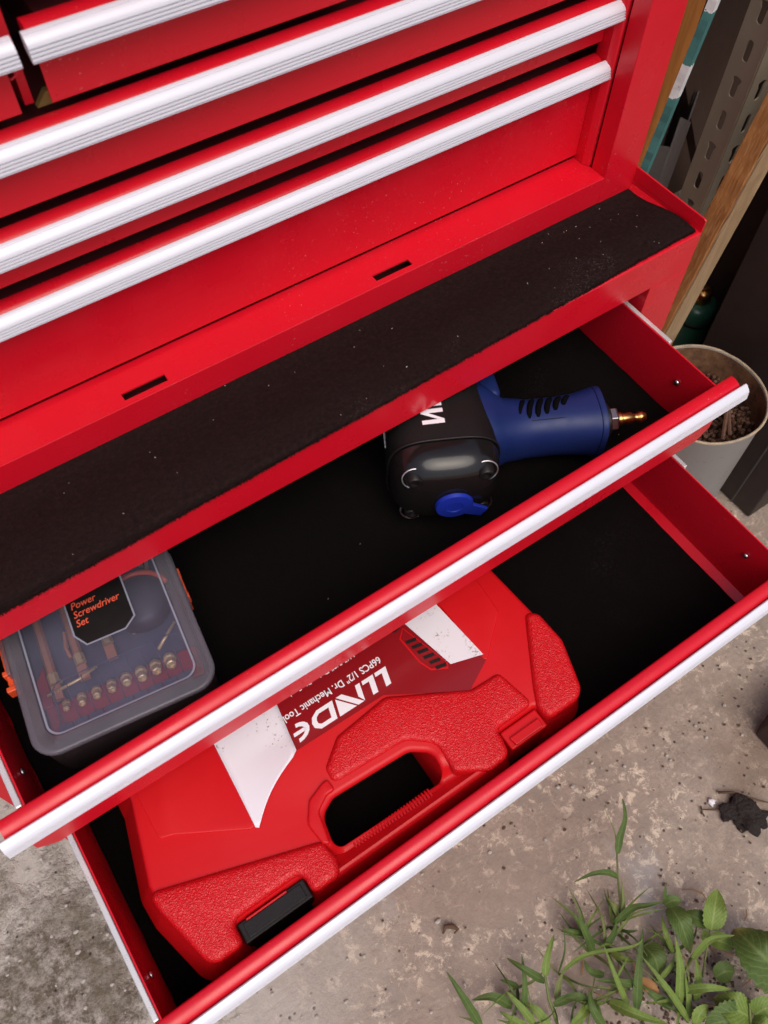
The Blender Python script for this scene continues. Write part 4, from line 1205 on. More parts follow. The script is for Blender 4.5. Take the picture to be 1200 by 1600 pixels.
    sec = [(0.0250, 0.0300, 0.0330, 3.2, 0.002, 0.004), (0.0360, 0.0300, 0.0325, 3.0, 0.002, 0.004), (0.0450, 0.0268, 0.0285, 2.8, 0.001, 0.003), (0.0530, 0.0222, 0.0248, 2.6, 0, 0.001), (0.0720, 0.0200, 0.0228, 2.5, 0, 0), (0.0930, 0.0199, 0.0228, 2.5, 0, 0), (0.1080, 0.0210, 0.0234, 2.6, 0, 0), (0.1180, 0.0230, 0.0244, 2.7, 0, 0.001), (0.1225, 0.0240, 0.0250, 2.8, 0, 0.001)]
    loft(bm, [ring_x(*s) for s in sec])
    hd = shade_auto(F('handle', bm, 'blue', c), 50)
    bm = new_bm()
    sec = [(0.1232, 0.0237, 0.0247, 2.8, 0, 0.001), (0.1255, 0.0245, 0.0254, 2.8, 0, 0.001), (0.1275, 0.0242, 0.0251, 2.8, 0, 0.001), (0.1285, 0.0205, 0.0215, 2.8, 0, 0.001)]
    loft(bm, [ring_x(*s) for s in sec]); shade_auto(F('handle_cap', bm, 'blue', hd), 40)
    # trigger side bulge towards the back of the drawer
    bm = new_bm()
    rounded_prism(bm, fillet([(0.0300, 0.0600), (0.0520, 0.0600), (0.0500, 0.0860), (0.0300, 0.0880)], 0.006, 5), [], 0.018, 0.058, 0.005, 4)
    shade_auto(F('trigger_guard', bm, 'blue', hd), 50)
    # six slanted raised bars, coloured near-black as the shade inside vent slots
    for k in range(6):
        x = 0.0650 + k * 0.0070
        L = (0.0210, 0.0225, 0.0215, 0.0195, 0.0165, 0.0120)[k]
        bm = new_bm()
        pts = []
        for q in range(7):
            u = q / 6
            yy = yc + 0.0125 - (u * L * 0.86)
            xx = x + 0.0045 - 0.0075 * u - 0.0015 * math.sin(u * math.pi)
            v = abs((yy - yc) / 0.0200)
            zz = zc - 0.010 + 0.0228 * (1 - min(0.98, v) ** 2.5) ** (1 / 2.5)
            pts.append((xx, yy, zz - 0.0006))
        tube(bm, pts, [0.0012, 0.0023, 0.0025, 0.0025, 0.0025, 0.0023, 0.0012], 10)
        F('vent_slot', bm, 'void', hd, smooth=True)
    # moulded seam line on the handle
    bm = new_bm()
    pts = []
    for q in range(24):
        u = q / 23
        xx = 0.050 + 0.068 * u
        yy = yc - 0.0085 - 0.0150 * max(0, 1 - u * 7) ** 1.6
        v = abs((yy - yc) / 0.0200)
        pts.append((xx, yy, zc - 0.010 + 0.0229 * (1 - min(0.98, v) ** 2.5) ** (1 / 2.5) - 0.0002 + 0.0016 * max(0, 1 - u * 4)))
    tube(bm, pts, 0.00035, 5); F('seam', bm, 'blackrubber', hd, smooth=True)
    # air inlet: black collar, steel hex, brass plug
    zi = zc - 0.009; dxi = -0.014
    bm = new_bm(); lathe(bm, [(0.0005, 0.142), (0.0145, 0.142), (0.0140, 0.148), (0.0120, 0.1495), (0.0005, 0.1495)], 28, (dxi, yc, zi), 'x'); shade_auto(F('inlet_collar', bm, 'blackplastic', c), 40)
    bm = new_bm(); lathe(bm, [(0.0005, 0.149), (0.0088, 0.149), (0.0094, 0.151), (0.0094, 0.155), (0.0088, 0.1565), (0.0005, 0.1565)], 6, (dxi, yc, zi), 'x'); nut = F('inlet_nut', bm, 'steel', c, bevel=0.0004)
    bm = new_bm(); lathe(bm, [(0.0005, 0.156), (0.0052, 0.156), (0.0052, 0.160), (0.0042, 0.161), (0.0046, 0.168), (0.0032, 0.170), (0.0032, 0.173), (0.0044, 0.1745), (0.0044, 0.177), (0.0028, 0.180), (0.0005, 0.180)], 20, (dxi, yc, zi), 'x'); shade_auto(F('air_plug', bm, 'brass', c), 40)
    # white letters on the flat of the housing, read along the barrel; partly under the shelf edge
    def lett(polys, name, mat):
        bm = new_bm()
        for p in polys:
            vs = []
            for x, y in p:
                v = abs(x / 0.0388)
                vs.append(bm.verts.new((x, y, zc + 0.0363 * (1 - min(0.97, v) ** 3.2) ** (1 / 3.2) + 0.0006)))
            bm.faces.new(vs)
        return F(name, bm, mat, h)
    def Nl(y0, s=1.0):
        A = lambda u, v: (-0.0145 + u, y0 + v)
        return [[A(0, 0), A(0.0160, 0), A(0.0160, 0.0036), A(0, 0.0036)], [A(0, 0.0096), A(0.0160, 0.0096), A(0.0160, 0.0132), A(0, 0.0132)],
                [A(0.0160, 0.0036), A(0.0112, 0.0036), A(0.0, 0.0096), A(0.0052, 0.0096)]]
    lett(Nl(0.0270), 'lettering', 'white_ink')
    E0 = 0.0425
    A = lambda u, v: (-0.0145 + u, E0 + v)
    lett([[A(0, 0), A(0.0160, 0), A(0.0160, 0.0034), A(0, 0.0034)], [A(0, 0.0034), A(0.0034, 0.0034), A(0.0034, 0.0115), A(0, 0.0115)], [A(0.0126, 0.0034), A(0.0160, 0.0034), A(0.0160, 0.0115), A(0.0126, 0.0115)],
          [A(0.0068, 0.0034), A(0.0096, 0.0034), A(0.0085, 0.0075), A(0.0078, 0.0075)]], 'lettering', 'white_ink')
    # fan of fine silver lines on the far flank
    for k in range(5):
        bm = new_bm()
        pts = []
        for q in range(8):
            u = q / 7
            pts.append((-0.0402 + 0.0004 * k, 0.0300 + 0.026 * u + (k - 2) * 0.0026 * u, zc + 0.008 + 0.014 * (1 - u * 0.3) - 0.006 * (1 - u) * 2.2))
        tube(bm, pts, 0.00028, 5); F('pinstripe', bm, 'silver_ink', h, smooth=True)
wrench()

# ================================================================== things standing to the right of the cabinet
def wobble_post(bm, cx0, cy0, z0, cx1, cy1, z1, wx, wy, n=40, amp=0.0006, rz=0.0, seed=0.0):
    """four-sided stick with uneven edges from (cx0,cy0,z0) to (cx1,cy1,z1)"""
    rings = []
    for k in range(n + 1):
        u = k / n
        cx = cx0 + (cx1 - cx0) * u; cy = cy0 + (cy1 - cy0) * u; z = z0 + (z1 - z0) * u
        ring = []
        for i, (a, b) in enumerate(((-1, -1), (1, -1), (1, 1), (-1, 1))):
            x, y = a * wx / 2, b * wy / 2
            x, y = x * math.cos(rz) - y * math.sin(rz), x * math.sin(rz) + y * math.cos(rz)
            w = amp * noise.noise(Vector((i * 7 + seed, z * 60, seed))) * 2
            ring.append((cx + x + w, cy + y + w * 0.6, z))
        rings.append(ring)
    loft(bm, rings)

bm = new_bm(); wobble_post(bm, 0.5095, 0.4225, 0.001, 0.6810, 0.4225, 1.05, 0.030, 0.025, 60, 0.0008, 0.0, 2.0)
o = finish('timber', bm, 'lumber', None, bevel=0.0012, origin=(0.5095, 0.4225, 0))
tag(o, 'rough sawn brown timber batten leaning upright beside the white tin', 'timber')
bm = new_bm(); wobble_post(bm, 0.5100, 0.4085, 0.001, 0.6815, 0.4085, 1.05, 0.0285, 0.0022, 60, 0.0008, 0.0, 2.0)
p = finish('sawn_edge', bm, 'lumber_pale', o)
p['label'] = 'paler narrow face of the batten'

bm = new_bm(); wobble_post(bm, 0.4700, 0.5080, 0.001, 0.5920, 0.4940, 1.02, 0.0088, 0.0085, 120, 0.0010, R(15), 9.0)
tag(finish('painted_stick', bm, 'stick', None, origin=(0.47, 0.508, 0)), 'thin stick painted teal with white bands, leaning beside the chest', 'stick')

bm = new_bm(); wobble_post(bm, 0.5300, 0.5390, 0.001, 0.5640, 0.5390, 1.1, 0.056, 0.018, 30, 0.0008, 0, 5.0)
tag(finish('board', bm, 'board', None, bevel=0.001, origin=(0.53, 0.54, 0)), 'orange brown board standing behind the teal and white stick', 'board')

# slotted angle post of a storage rack
def slotted_angle():
    base = Vector((0.6520, 0.4935, 0.0))
    c = thing('rack_post', 'grey slotted angle steel post behind the timber batten', 'post', base)
    H = 1.25; pitch = 0.040; W_ = 0.036
    def plate(name, to3d):
        bm = new_bm()
        ncell = int(H / pitch)
        for k in range(ncell):
            z0 = k * pitch
            hole = []; rect = []
            N = 24
            for q in range(N):
                a = 2 * math.pi * (q + 0.5) / N
                ca, sa = math.cos(a), math.sin(a)
                # capsule slot, every second one a keyhole
                r = 0.0042
                hz = 0.0075
                bulge = 0.0028 if (k % 2 == 0 and sa > 0.2) else 0.0
                hole.append((W_ / 2 + (r + bulge) * ca, z0 + pitch / 2 + r * sa + (hz if sa > 0 else -hz) * min(1, abs(sa) * 3)))
                m = max(abs(ca) / (W_ / 2), abs(sa) / (pitch / 2))
                rect.append((W_ / 2 + ca / m, z0 + pitch / 2 + sa / m))
            vh = [bm.verts.new(to3d(*p)) for p in hole]; vr = [bm.verts.new(to3d(*p)) for p in rect]
            for q in range(N):
                bm.faces.new((vh[q], vh[(q + 1) % N], vr[(q + 1) % N], vr[q]))
            for a, b in ((0, 0), (W_, 0), (W_, pitch), (0, pitch)):
                cv = bm.verts.new(to3d(a, z0 + b))
                # close the corner wedge
                near = sorted(range(N), key=lambda q: (rect[q][0] - a) ** 2 + (rect[q][1] - z0 - b) ** 2)[:2]
                i, j = near
                try: bm.faces.new((vr[i], vr[j], cv))
                except ValueError: pass
        bmesh.ops.remove_doubles(bm, verts=bm.verts[:], dist=0.00005)
        o = finish(name, bm, 'angle', c)
        md = o.modifiers.new('thickness', 'SOLIDIFY'); md.thickness = 0.0018; md.offset = 0
        return o
    plate('front_flange', lambda u, z: (base.x + u, base.y, z))
    plate('side_flange', lambda u, z: (base.x, base.y + 0.001 + u, z))
slotted_angle()

# dark cabinet carcass and boards closing the view
bm = new_bm()
box(bm, 0.632, 0.760, 0.2215, 0.4050, 0.001, 0.620)
o = finish('dark_box', bm, 'darkpanel', None, bevel=0.002, origin=(0.69, 0.31, 0))
tag(o, 'dark brown upright box at the right edge behind the white tin', 'box')
for yy in (0.2545,):
    bm = new_bm(); box(bm, 0.6304, 0.6318, yy - 0.0011, yy + 0.0011, 0.002, 0.616); finish('edge_strip', bm, 'greysheet', o)
bm = new_bm(); box(bm, 0.722, 0.734, 0.410, 0.550, 0.001, 1.20)
tag(finish('dark_board', bm, 'darkpanel', None, bevel=0.002, origin=(0.728, 0.48, 0)), 'tall dark board standing right of the green bottle', 'board')
bm = new_bm(); box(bm, -0.9, 1.6, 1.00, 1.02, 0.001, 1.5)
tag(finish('back_wall', bm, 'backwall', None, origin=(0.3, 1.01, 0)), 'brown wall behind the leaning sticks and boards', 'wall')
bm = new_bm(); box(bm, 1.42, 1.44, -0.60, 0.999, 0.001, 2.1)  # unseen wall added to cut the light reaching the drawers from the right
tag(finish('side_wall', bm, 'backwall', None, origin=(1.43, 0.2, 0)), 'dark brown wall on the right side beyond the storage rack', 'wall')
# unseen rack shelf and bearer added above the corner to keep it in shade
rack = thing('rack_shelf', 'brown board shelf resting above the dark corner right of the chest', 'shelf', (0.62, 0.78, 0.66))
bm = new_bm(); box(bm, 0.335, 1.30, 0.553, 0.99, 0.66, 0.68); finish('shelf_board', bm, 'board', rack, bevel=0.001)
bm = new_bm(); box(bm, 1.00, 1.018, 0.56, 0.985, 0.60, 0.6595); finish('bearer', bm, 'lumber', rack, bevel=0.001)
# grey sheet and slanting brown bar standing in the corner
bm = new_bm()
pts = [(0.720, 0.700), (0.830, 0.690), (0.900, 0.720), (0.930, 0.770)]
for a, b in zip(pts, pts[1:]):
    vs = [bm.verts.new(p) for p in ((*a, 0.001), (*b, 0.001), (*b, 0.25), (*a, 0.30))]; bm.faces.new(vs)
bmesh.ops.remove_doubles(bm, verts=bm.verts[:], dist=1e-5)
o = finish('grey_sheet', bm, 'greysheet', None, smooth=True, origin=(0.82, 0.70, 0))
md = o.modifiers.new('thickness', 'SOLIDIFY'); md.thickness = 0.003
tag(o, 'bent dull grey sheet standing in the dark corner behind the sticks', 'sheet')
bm = new_bm(); wobble_post(bm, 1.080, 0.740, 0.001, 0.760, 0.740, 0.52, 0.030, 0.022, 20, 0.0005, 0, 4.0)
tag(finish('brown_bar', bm, 'backwall', None, bevel=0.001, origin=(1.08, 0.74, 0)), 'dark brown bar slanting across the corner left of the steel post', 'bar')
bm = new_bm(); box(bm, 0.60, 1.35, 0.80, 0.82, 0.001, 0.75)
tag(finish('brown_sheet', bm, 'backwall', None, bevel=0.001, origin=(0.97, 0.81, 0)), 'brown hardboard sheet at the back of the dark corner', 'sheet')

# green bottle with brass fitting
b = thing('bottle', 'dark green bottle with a brass fitting behind the timber batten', 'bottle', (0.685, 0.4620, 0.0))
bm = new_bm()
lathe(bm, [(0.004, 0.001), (0.026, 0.001), (0.027, 0.006), (0.027, 0.170), (0.0265, 0.174), (0.0265, 0.179), (0.027, 0.183), (0.0265, 0.1920), (0.025, 0.1990), (0.020, 0.2030), (0.004, 0.2050)], 36, (0.685, 0.4620, 0))
shade_auto(finish('body', bm, 'bottlegreen', b), 50)
bm = new_bm(); lathe(bm, [(0.0272, 0.1745), (0.0278, 0.1755), (0.0278, 0.1785), (0.0272, 0.1795)], 36, (0.685, 0.4620, 0)); finish('band', bm, 'blackrubber', b, smooth=True)
bm = new_bm(); lathe(bm, [(0.002, 0.2051), (0.0120, 0.2051), (0.0125, 0.2080), (0.0125, 0.2200), (0.0100, 0.2230), (0.0060, 0.2240), (0.0060, 0.2290), (0.0010, 0.2300)], 20, (0.685, 0.4620, 0)); shade_auto(finish('brass_cap', bm, 'brass', b), 40)

# white tin packed with rusty rods
TX, TY, TR, TH = 0.519, 0.3185, 0.0760, 0.260
tin = thing('tin', 'chipped white tin full of rusty rods beside the open drawers', 'tin', (TX, TY, 0))
bm = new_bm()
lathe(bm, [(0.004, 0.0015), (TR - 0.0035, 0.0015), (TR - 0.0015, 0.004), (TR - 0.0012, TH - 0.004), (TR + 0.0006, TH - 0.002), (TR + 0.0004, TH), (TR - 0.0022, TH + 0.0002), (TR - 0.0026, TH - 0.002)], 64, (TX, TY, 0))
for f in [f for f in bm.faces if len(f.verts) > 10 and f.calc_center_median().z > 0.2]: bm.faces.remove(f)
for v in bm.verts:       # dents
    k = noise.noise(Vector((v.co.x * 16, v.co.y * 16, v.co.z * 9)))
    d = Vector((v.co.x - TX, v.co.y - TY, 0)); v.co += d.normalized() * 0.0022 * k if d.length > 0.01 else Vector((0, 0, 0))
shade_auto(finish('can_wall', bm, 'tin', tin), 50)
bm = new_bm()
rings = []
for z, r in ((TH - 0.0005, TR - 0.0030), (TH * 0.8, TR - 0.0040), (TH * 0.4, TR - 0.0040)):
    ring = []
    for k in range(64):
        a = 2 * math.pi * k / 64
        q = Vector((TX + r * math.cos(a), TY + r * math.sin(a), z))
        n_ = noise.noise(Vector((q.x * 16, q.y * 16, q.z * 9)))
        ring.append((q.x + 0.0022 * n_ * math.cos(a), q.y + 0.0022 * n_ * math.sin(a), z))
    rings.append(ring)
loft(bm, rings, cap=False); finish('inside_wall', bm, 'rust_in', tin, smooth=True)
bm = new_bm()
ring = []
for k in range(65):
    a = 2 * math.pi * k / 64
    n_ = noise.noise(Vector(((TX + TR * math.cos(a)) * 16, (TY + TR * math.sin(a)) * 16, TH * 9)))
    q = TR - 0.0006 + 0.0022 * n_
    ring.append((TX + q * math.cos(a), TY + q * math.sin(a), TH + 0.0004 + 0.0006 * noise.noise(Vector((math.cos(a) * 9, math.sin(a) * 9, 2)))))
tube(bm, ring, 0.0017, 8, False); finish('rim', bm, 'rim_rust', tin, smooth=True)
bm = new_bm()
rr_ = random.Random(11)
y = -0.070; row = 0
while y < 0.070:
    x = -0.070 + (row % 2) * 0.0032
    while x < 0.070:
        if x * x + y * y < 0.0690 ** 2:
            jx, jy = rr_.uniform(-0.0008, 0.0008), rr_.uniform(-0.0008, 0.0008)
            h = 0.226 + 0.010 * noise.noise(Vector((x * 30, y * 30, 0))) + rr_.uniform(-0.003, 0.003)
            lean = 0.003
            tube(bm, [(TX + x + jx, TY + y + jy, 0.10), (TX + x + jx + rr_.uniform(-lean, lean) * 0.5, TY + y + jy + rr_.uniform(-lean, lean) * 0.5, h - 0.0006), (TX + x + jx, TY + y + jy, h)], [0.0026, 0.0026, 0.0021], 7)
        x += 0.0064
    y += 0.0056; row += 1
for a_ in (0.3, 0.9):
    tube(bm, [(TX - 0.02 + 0.02 * a_, TY - 0.055, 0.238), (TX + 0.03 + 0.01 * a_, TY - 0.020 + 0.012 * a_, 0.246)], 0.0026, 7)
ro = finish('rusty_rods', bm, 'rust', None, smooth=False, origin=(TX, TY, 0.10))
tag(ro, 'tight bundle of rusty rods standing inside the white tin', 'rods', None, 'stuff')

# wooden block just at the picture's right edge
bm = new_bm(); box(bm, 0.401, 0.480, -0.062, -0.006, 0.001, 0.060)
for v in bm.verts: v.co.y += (v.co.x - 0.398) * 0.25
tag(finish('wood_block', bm, 'backwall', None, bevel=0.002, origin=(0.44, -0.03, 0)), 'dark brown wooden block on the concrete at the right edge', 'block')

# ================================================================== weeds growing from the concrete
PLANTS = {
    'tall': [
        ('stem',0,0.0026,[(0.1035, -0.0842, 0.004), (0.1181, -0.0561, 0.03), (0.1311, -0.0305, 0.05), (0.1439, -0.0115, 0.06)]),
        ('blade',0,0.0019,[(0.1439, -0.0115, 0.06), (0.1529, 0.0061, 0.07), (0.1605, 0.0359, 0.075)]),
        ('blade',1,0.0108,[(0.1432, -0.0131, 0.06), (0.1527, -0.0024, 0.07), (0.169, 0.0101, 0.08), (0.1793, 0.0271, 0.085)]),
        ('blade',1,0.0092,[(0.1304, -0.0318, 0.05), (0.1212, -0.0214, 0.06), (0.1064, -0.013, 0.06), (0.0864, -0.0081, 0.05)]),
        ('blade',0,0.0055,[(0.116, -0.063, 0.03), (0.1234, -0.0495, 0.045), (0.1309, -0.0344, 0.055)]),
        ('blade',1,0.0099,[(0.1013, -0.0657, 0.02), (0.1224, -0.0635, 0.045), (0.1372, -0.0705, 0.055), (0.1538, -0.0773, 0.055)]),
        ('blade',2,0.0034,[(0.1063, -0.0657, 0.02), (0.1273, -0.0736, 0.04), (0.1535, -0.0839, 0.045)]),
        ('blade',1,0.0055,[(0.1583, -0.0763, 0.045), (0.1615, -0.0707, 0.055), (0.1662, -0.0645, 0.06)]),
        ('blade',1,0.0103,[(0.0837, -0.0775, 0.01), (0.0961, -0.0727, 0.02), (0.1041, -0.0651, 0.03)]),
        ('blade',0,0.0129,[(0.1147, -0.0649, 0.02), (0.1126, -0.0524, 0.03), (0.1125, -0.0419, 0.03)]),
    ],
    'broadclump': [
        ('leaf',1,0.0151,[(0.159, -0.0818, 0.03), (0.1665, -0.0832, 0.04), (0.1749, -0.0883, 0.04)]),
        ('leaf',1,0.0292,[(0.1632, -0.0868, 0.03), (0.158, -0.1049, 0.04), (0.1525, -0.1342, 0.02)]),
        ('leaf',1,0.0325,[(0.1165, -0.1002, 0.015), (0.1156, -0.1144, 0.025), (0.1104, -0.1317, 0.015)]),
        ('blade',2,0.0092,[(0.1403, -0.124, 0.01), (0.1403, -0.1038, 0.03), (0.1506, -0.0865, 0.03)]),
        ('blade',2,0.0149,[(0.11, -0.1639, 0.01), (0.127, -0.1349, 0.04), (0.1381, -0.1075, 0.06)]),
        ('blade',2,0.0105,[(0.1085, -0.1807, 0.01), (0.0998, -0.1396, 0.05), (0.0957, -0.1008, 0.06)]),
        ('blade',1,0.0138,[(0.0692, -0.1418, 0.01), (0.0885, -0.1142, 0.035), (0.1174, -0.0845, 0.05)]),
        ('blade',2,0.0069,[(0.1055, -0.1335, 0.02), (0.1248, -0.1288, 0.03), (0.1354, -0.1224, 0.03)]),
        ('blade',2,0.0126,[(0.1204, -0.1542, 0.02), (0.1385, -0.1646, 0.04), (0.1616, -0.1817, 0.03)]),
        ('blade',2,0.0100,[(0.1469, -0.1371, 0.03), (0.1674, -0.1318, 0.055), (0.1941, -0.1441, 0.05)]),
        ('blade',2,0.0075,[(0.111, -0.1768, 0.01), (0.1193, -0.1629, 0.02), (0.1281, -0.1414, 0.04)]),
        ('stem',2,0.0035,[(0.1156, -0.1808, 0.005), (0.1245, -0.1589, 0.02), (0.1284, -0.1429, 0.03), (0.1483, -0.137, 0.03)]),
        ('blade',1,0.0131,[(0.1029, -0.161, 0.01), (0.0907, -0.1417, 0.025), (0.0864, -0.1255, 0.025)]),
        ('blade',2,0.0132,[(0.1285, -0.1708, 0.01), (0.1389, -0.1539, 0.03), (0.1523, -0.1368, 0.03)]),
    ],
    'ovate': [
        ('stem',2,0.0022,[(0.1518, -0.1593, 0.004), (0.1651, -0.1406, 0.03), (0.1788, -0.1271, 0.04)]),
        ('leaf',2,0.0292,[(0.1803, -0.1281, 0.04), (0.1939, -0.1145, 0.05), (0.2138, -0.1026, 0.045)]),
        ('leaf',1,0.0206,[(0.1834, -0.1216, 0.035), (0.1759, -0.11, 0.04), (0.171, -0.0996, 0.035)]),
        ('leaf',2,0.0206,[(0.1746, -0.1327, 0.035), (0.1819, -0.1421, 0.04), (0.1917, -0.1557, 0.03)]),
        ('leaf',2,0.0130,[(0.1767, -0.1276, 0.04), (0.1688, -0.1288, 0.045), (0.1656, -0.131, 0.04)]),
    ],
    'bigleaf': [
        ('leaf',1,0.0670,[(0.2162, -0.2122, 0.03), (0.2, -0.1708, 0.06), (0.2024, -0.1411, 0.04)]),
        ('leaf',1,0.0536,[(0.2131, -0.2196, 0.03), (0.2161, -0.1944, 0.05), (0.2396, -0.1764, 0.04)]),
        ('leaf',1,0.0244,[(0.1602, -0.1664, 0.012), (0.1709, -0.1673, 0.02), (0.18, -0.1742, 0.015)]),
    ],
    'lowleaf': [
        ('leaf',2,0.0376,[(0.1609, -0.211, 0.02), (0.1492, -0.193, 0.03), (0.1423, -0.1776, 0.02)]),
        ('leaf',2,0.0288,[(0.1665, -0.2129, 0.02), (0.1744, -0.2121, 0.035), (0.1902, -0.2191, 0.03)]),
        ('leaf',1,0.0422,[(0.157, -0.2148, 0.015), (0.1358, -0.1986, 0.03), (0.1163, -0.1907, 0.02)]),
        ('leaf',2,0.0334,[(0.1611, -0.2157, 0.015), (0.1657, -0.2227, 0.03), (0.1762, -0.2371, 0.02)]),
        ('stem',2,0.0031,[(0.1581, -0.2229, 0.004), (0.1592, -0.2145, 0.02), (0.1698, -0.1976, 0.03)]),
        ('leaf',2,0.0175,[(0.1122, -0.1861, 0.012), (0.1182, -0.1792, 0.025), (0.1312, -0.1787, 0.025)]),
    ],
    'centrelow': [
        ('blade',2,0.0091,[(0.0641, -0.1355, 0.01), (0.0624, -0.103, 0.05), (0.0705, -0.0708, 0.06)]),
        ('blade',2,0.0160,[(0.0487, -0.1182, 0.02), (0.0613, -0.1406, 0.035), (0.0889, -0.1702, 0.01)]),
        ('blade',2,0.0063,[(0.0249, -0.0689, 0.02), (0.0524, -0.0697, 0.04), (0.0971, -0.0908, 0.045), (0.1121, -0.0917, 0.05)]),
        ('blade',2,0.0107,[(0.0812, -0.085, 0.02), (0.0869, -0.0968, 0.03), (0.098, -0.1059, 0.02)]),
        ('blade',1,0.0099,[(0.0868, -0.1271, 0.02), (0.0679, -0.1094, 0.03), (0.0476, -0.094, 0.03)]),
        ('blade',0,0.0065,[(0.0769, -0.1223, 0.012), (0.0609, -0.1127, 0.02), (0.0465, -0.0991, 0.02)]),
        ('blade',1,0.0117,[(0.0325, -0.1084, 0.015), (0.0218, -0.0958, 0.025), (0.01, -0.0891, 0.02)]),
        ('blade',2,0.0141,[(0.0318, -0.1079, 0.015), (0.0156, -0.1094, 0.03), (0.0001, -0.1116, 0.02)]),
        ('blade',1,0.0141,[(0.0328, -0.1067, 0.015), (0.0318, -0.1184, 0.02), (0.0256, -0.1326, 0.01)]),
        ('blade',1,0.0129,[(0.0684, -0.0751, 0.01), (0.0682, -0.0533, 0.035), (0.0682, -0.0361, 0.05)]),
        ('blade',1,0.0094,[(0.0704, -0.0558, 0.015), (0.0586, -0.0463, 0.03), (0.0506, -0.0372, 0.03)]),
        ('blade',1,0.0107,[(0.0629, -0.0972, 0.012), (0.0511, -0.0858, 0.02), (0.0526, -0.0731, 0.02)]),
        ('stem',0,0.0021,[(0.0184, -0.124, 0.004), (0.0376, -0.1051, 0.012), (0.0506, -0.0932, 0.02)]),
    ],
    'leftclump': [
        ('blade',1,0.0126,[(-0.0756, -0.0611, 0.01), (-0.0779, -0.0289, 0.04), (-0.0791, 0.0012, 0.05)]),
        ('stem',2,0.0036,[(-0.0081, -0.1071, 0.004), (-0.0037, -0.0791, 0.03), (0.0037, -0.0587, 0.05)]),
        ('blade',2,0.0115,[(0.0028, -0.0598, 0.05), (0.0142, -0.047, 0.06), (0.0332, -0.0345, 0.065)]),
        ('blade',1,0.0117,[(0.0028, -0.0651, 0.03), (-0.01, -0.0437, 0.045), (-0.0182, -0.0245, 0.04)]),
        ('blade',1,0.0103,[(-0.0321, -0.075, 0.01), (-0.017, -0.0559, 0.03), (-0.0025, -0.0304, 0.04)]),
        ('blade',1,0.0142,[(-0.0374, -0.0643, 0.01), (-0.0506, -0.0452, 0.025), (-0.0699, -0.0354, 0.02)]),
        ('blade',1,0.0119,[(-0.0003, -0.0879, 0.012), (0.0223, -0.0938, 0.025), (0.0347, -0.1067, 0.02)]),
        ('blade',1,0.0105,[(0.0657, -0.0724, 0.01), (0.0696, -0.0563, 0.03), (0.0702, -0.0363, 0.04)]),
        ('blade',1,0.0089,[(0.071, -0.0559, 0.01), (0.0614, -0.0451, 0.02), (0.0499, -0.0387, 0.02)]),
        ('blade',2,0.0119,[(-0.028, -0.0901, 0.01), (-0.032, -0.0702, 0.025), (-0.0365, -0.0479, 0.03)]),
        ('blade',2,0.0103,[(-0.0354, -0.0885, 0.01), (-0.046, -0.0727, 0.02), (-0.0525, -0.0595, 0.02)]),
        ('blade',2,0.0144,[(0.0035, -0.115, 0.01), (0.0177, -0.1109, 0.02), (0.0318, -0.1067, 0.03)]),
        ('blade',1,0.0137,[(0.0313, -0.1339, 0.01), (0.0274, -0.1142, 0.03), (0.0368, -0.096, 0.03)]),
        ('blade',1,0.0079,[(-0.0206, -0.0543, 0.01), (-0.0274, -0.0446, 0.018), (-0.0338, -0.0373, 0.018)]),
        ('blade',2,0.0143,[(-0.0175, -0.1042, 0.008), (-0.0193, -0.0822, 0.02), (-0.0255, -0.0691, 0.018)]),
        ('blade',0,0.0096,[(0.0054, -0.088, 0.006), (0.015, -0.0769, 0.015), (0.0271, -0.0691, 0.02)]),
    ],
}
LABELS = {
    'tall': ('grass_weed', 'tall thin grass stem with narrow leaves standing highest among the weeds', 'grass'),
    'broadclump': ('grass_weed', 'dense clump of wide upright grass blades in the middle of the weeds', 'grass'),
    'ovate': ('leafy_weed', 'small weed with rounded bright green toothed leaves', 'weed'),
    'bigleaf': ('leafy_weed', 'weed with very large dark leaves at the right edge', 'weed'),
    'lowleaf': ('leafy_weed', 'low spreading leafy weed in the bottom right corner', 'weed'),
    'centrelow': ('grass_weed', 'low sprawling grass around the small dead leaf, left of the wide blades', 'grass'),
    'leftclump': ('grass_weed', 'leftmost grass tuft growing along the bottom edge', 'grass'),
}
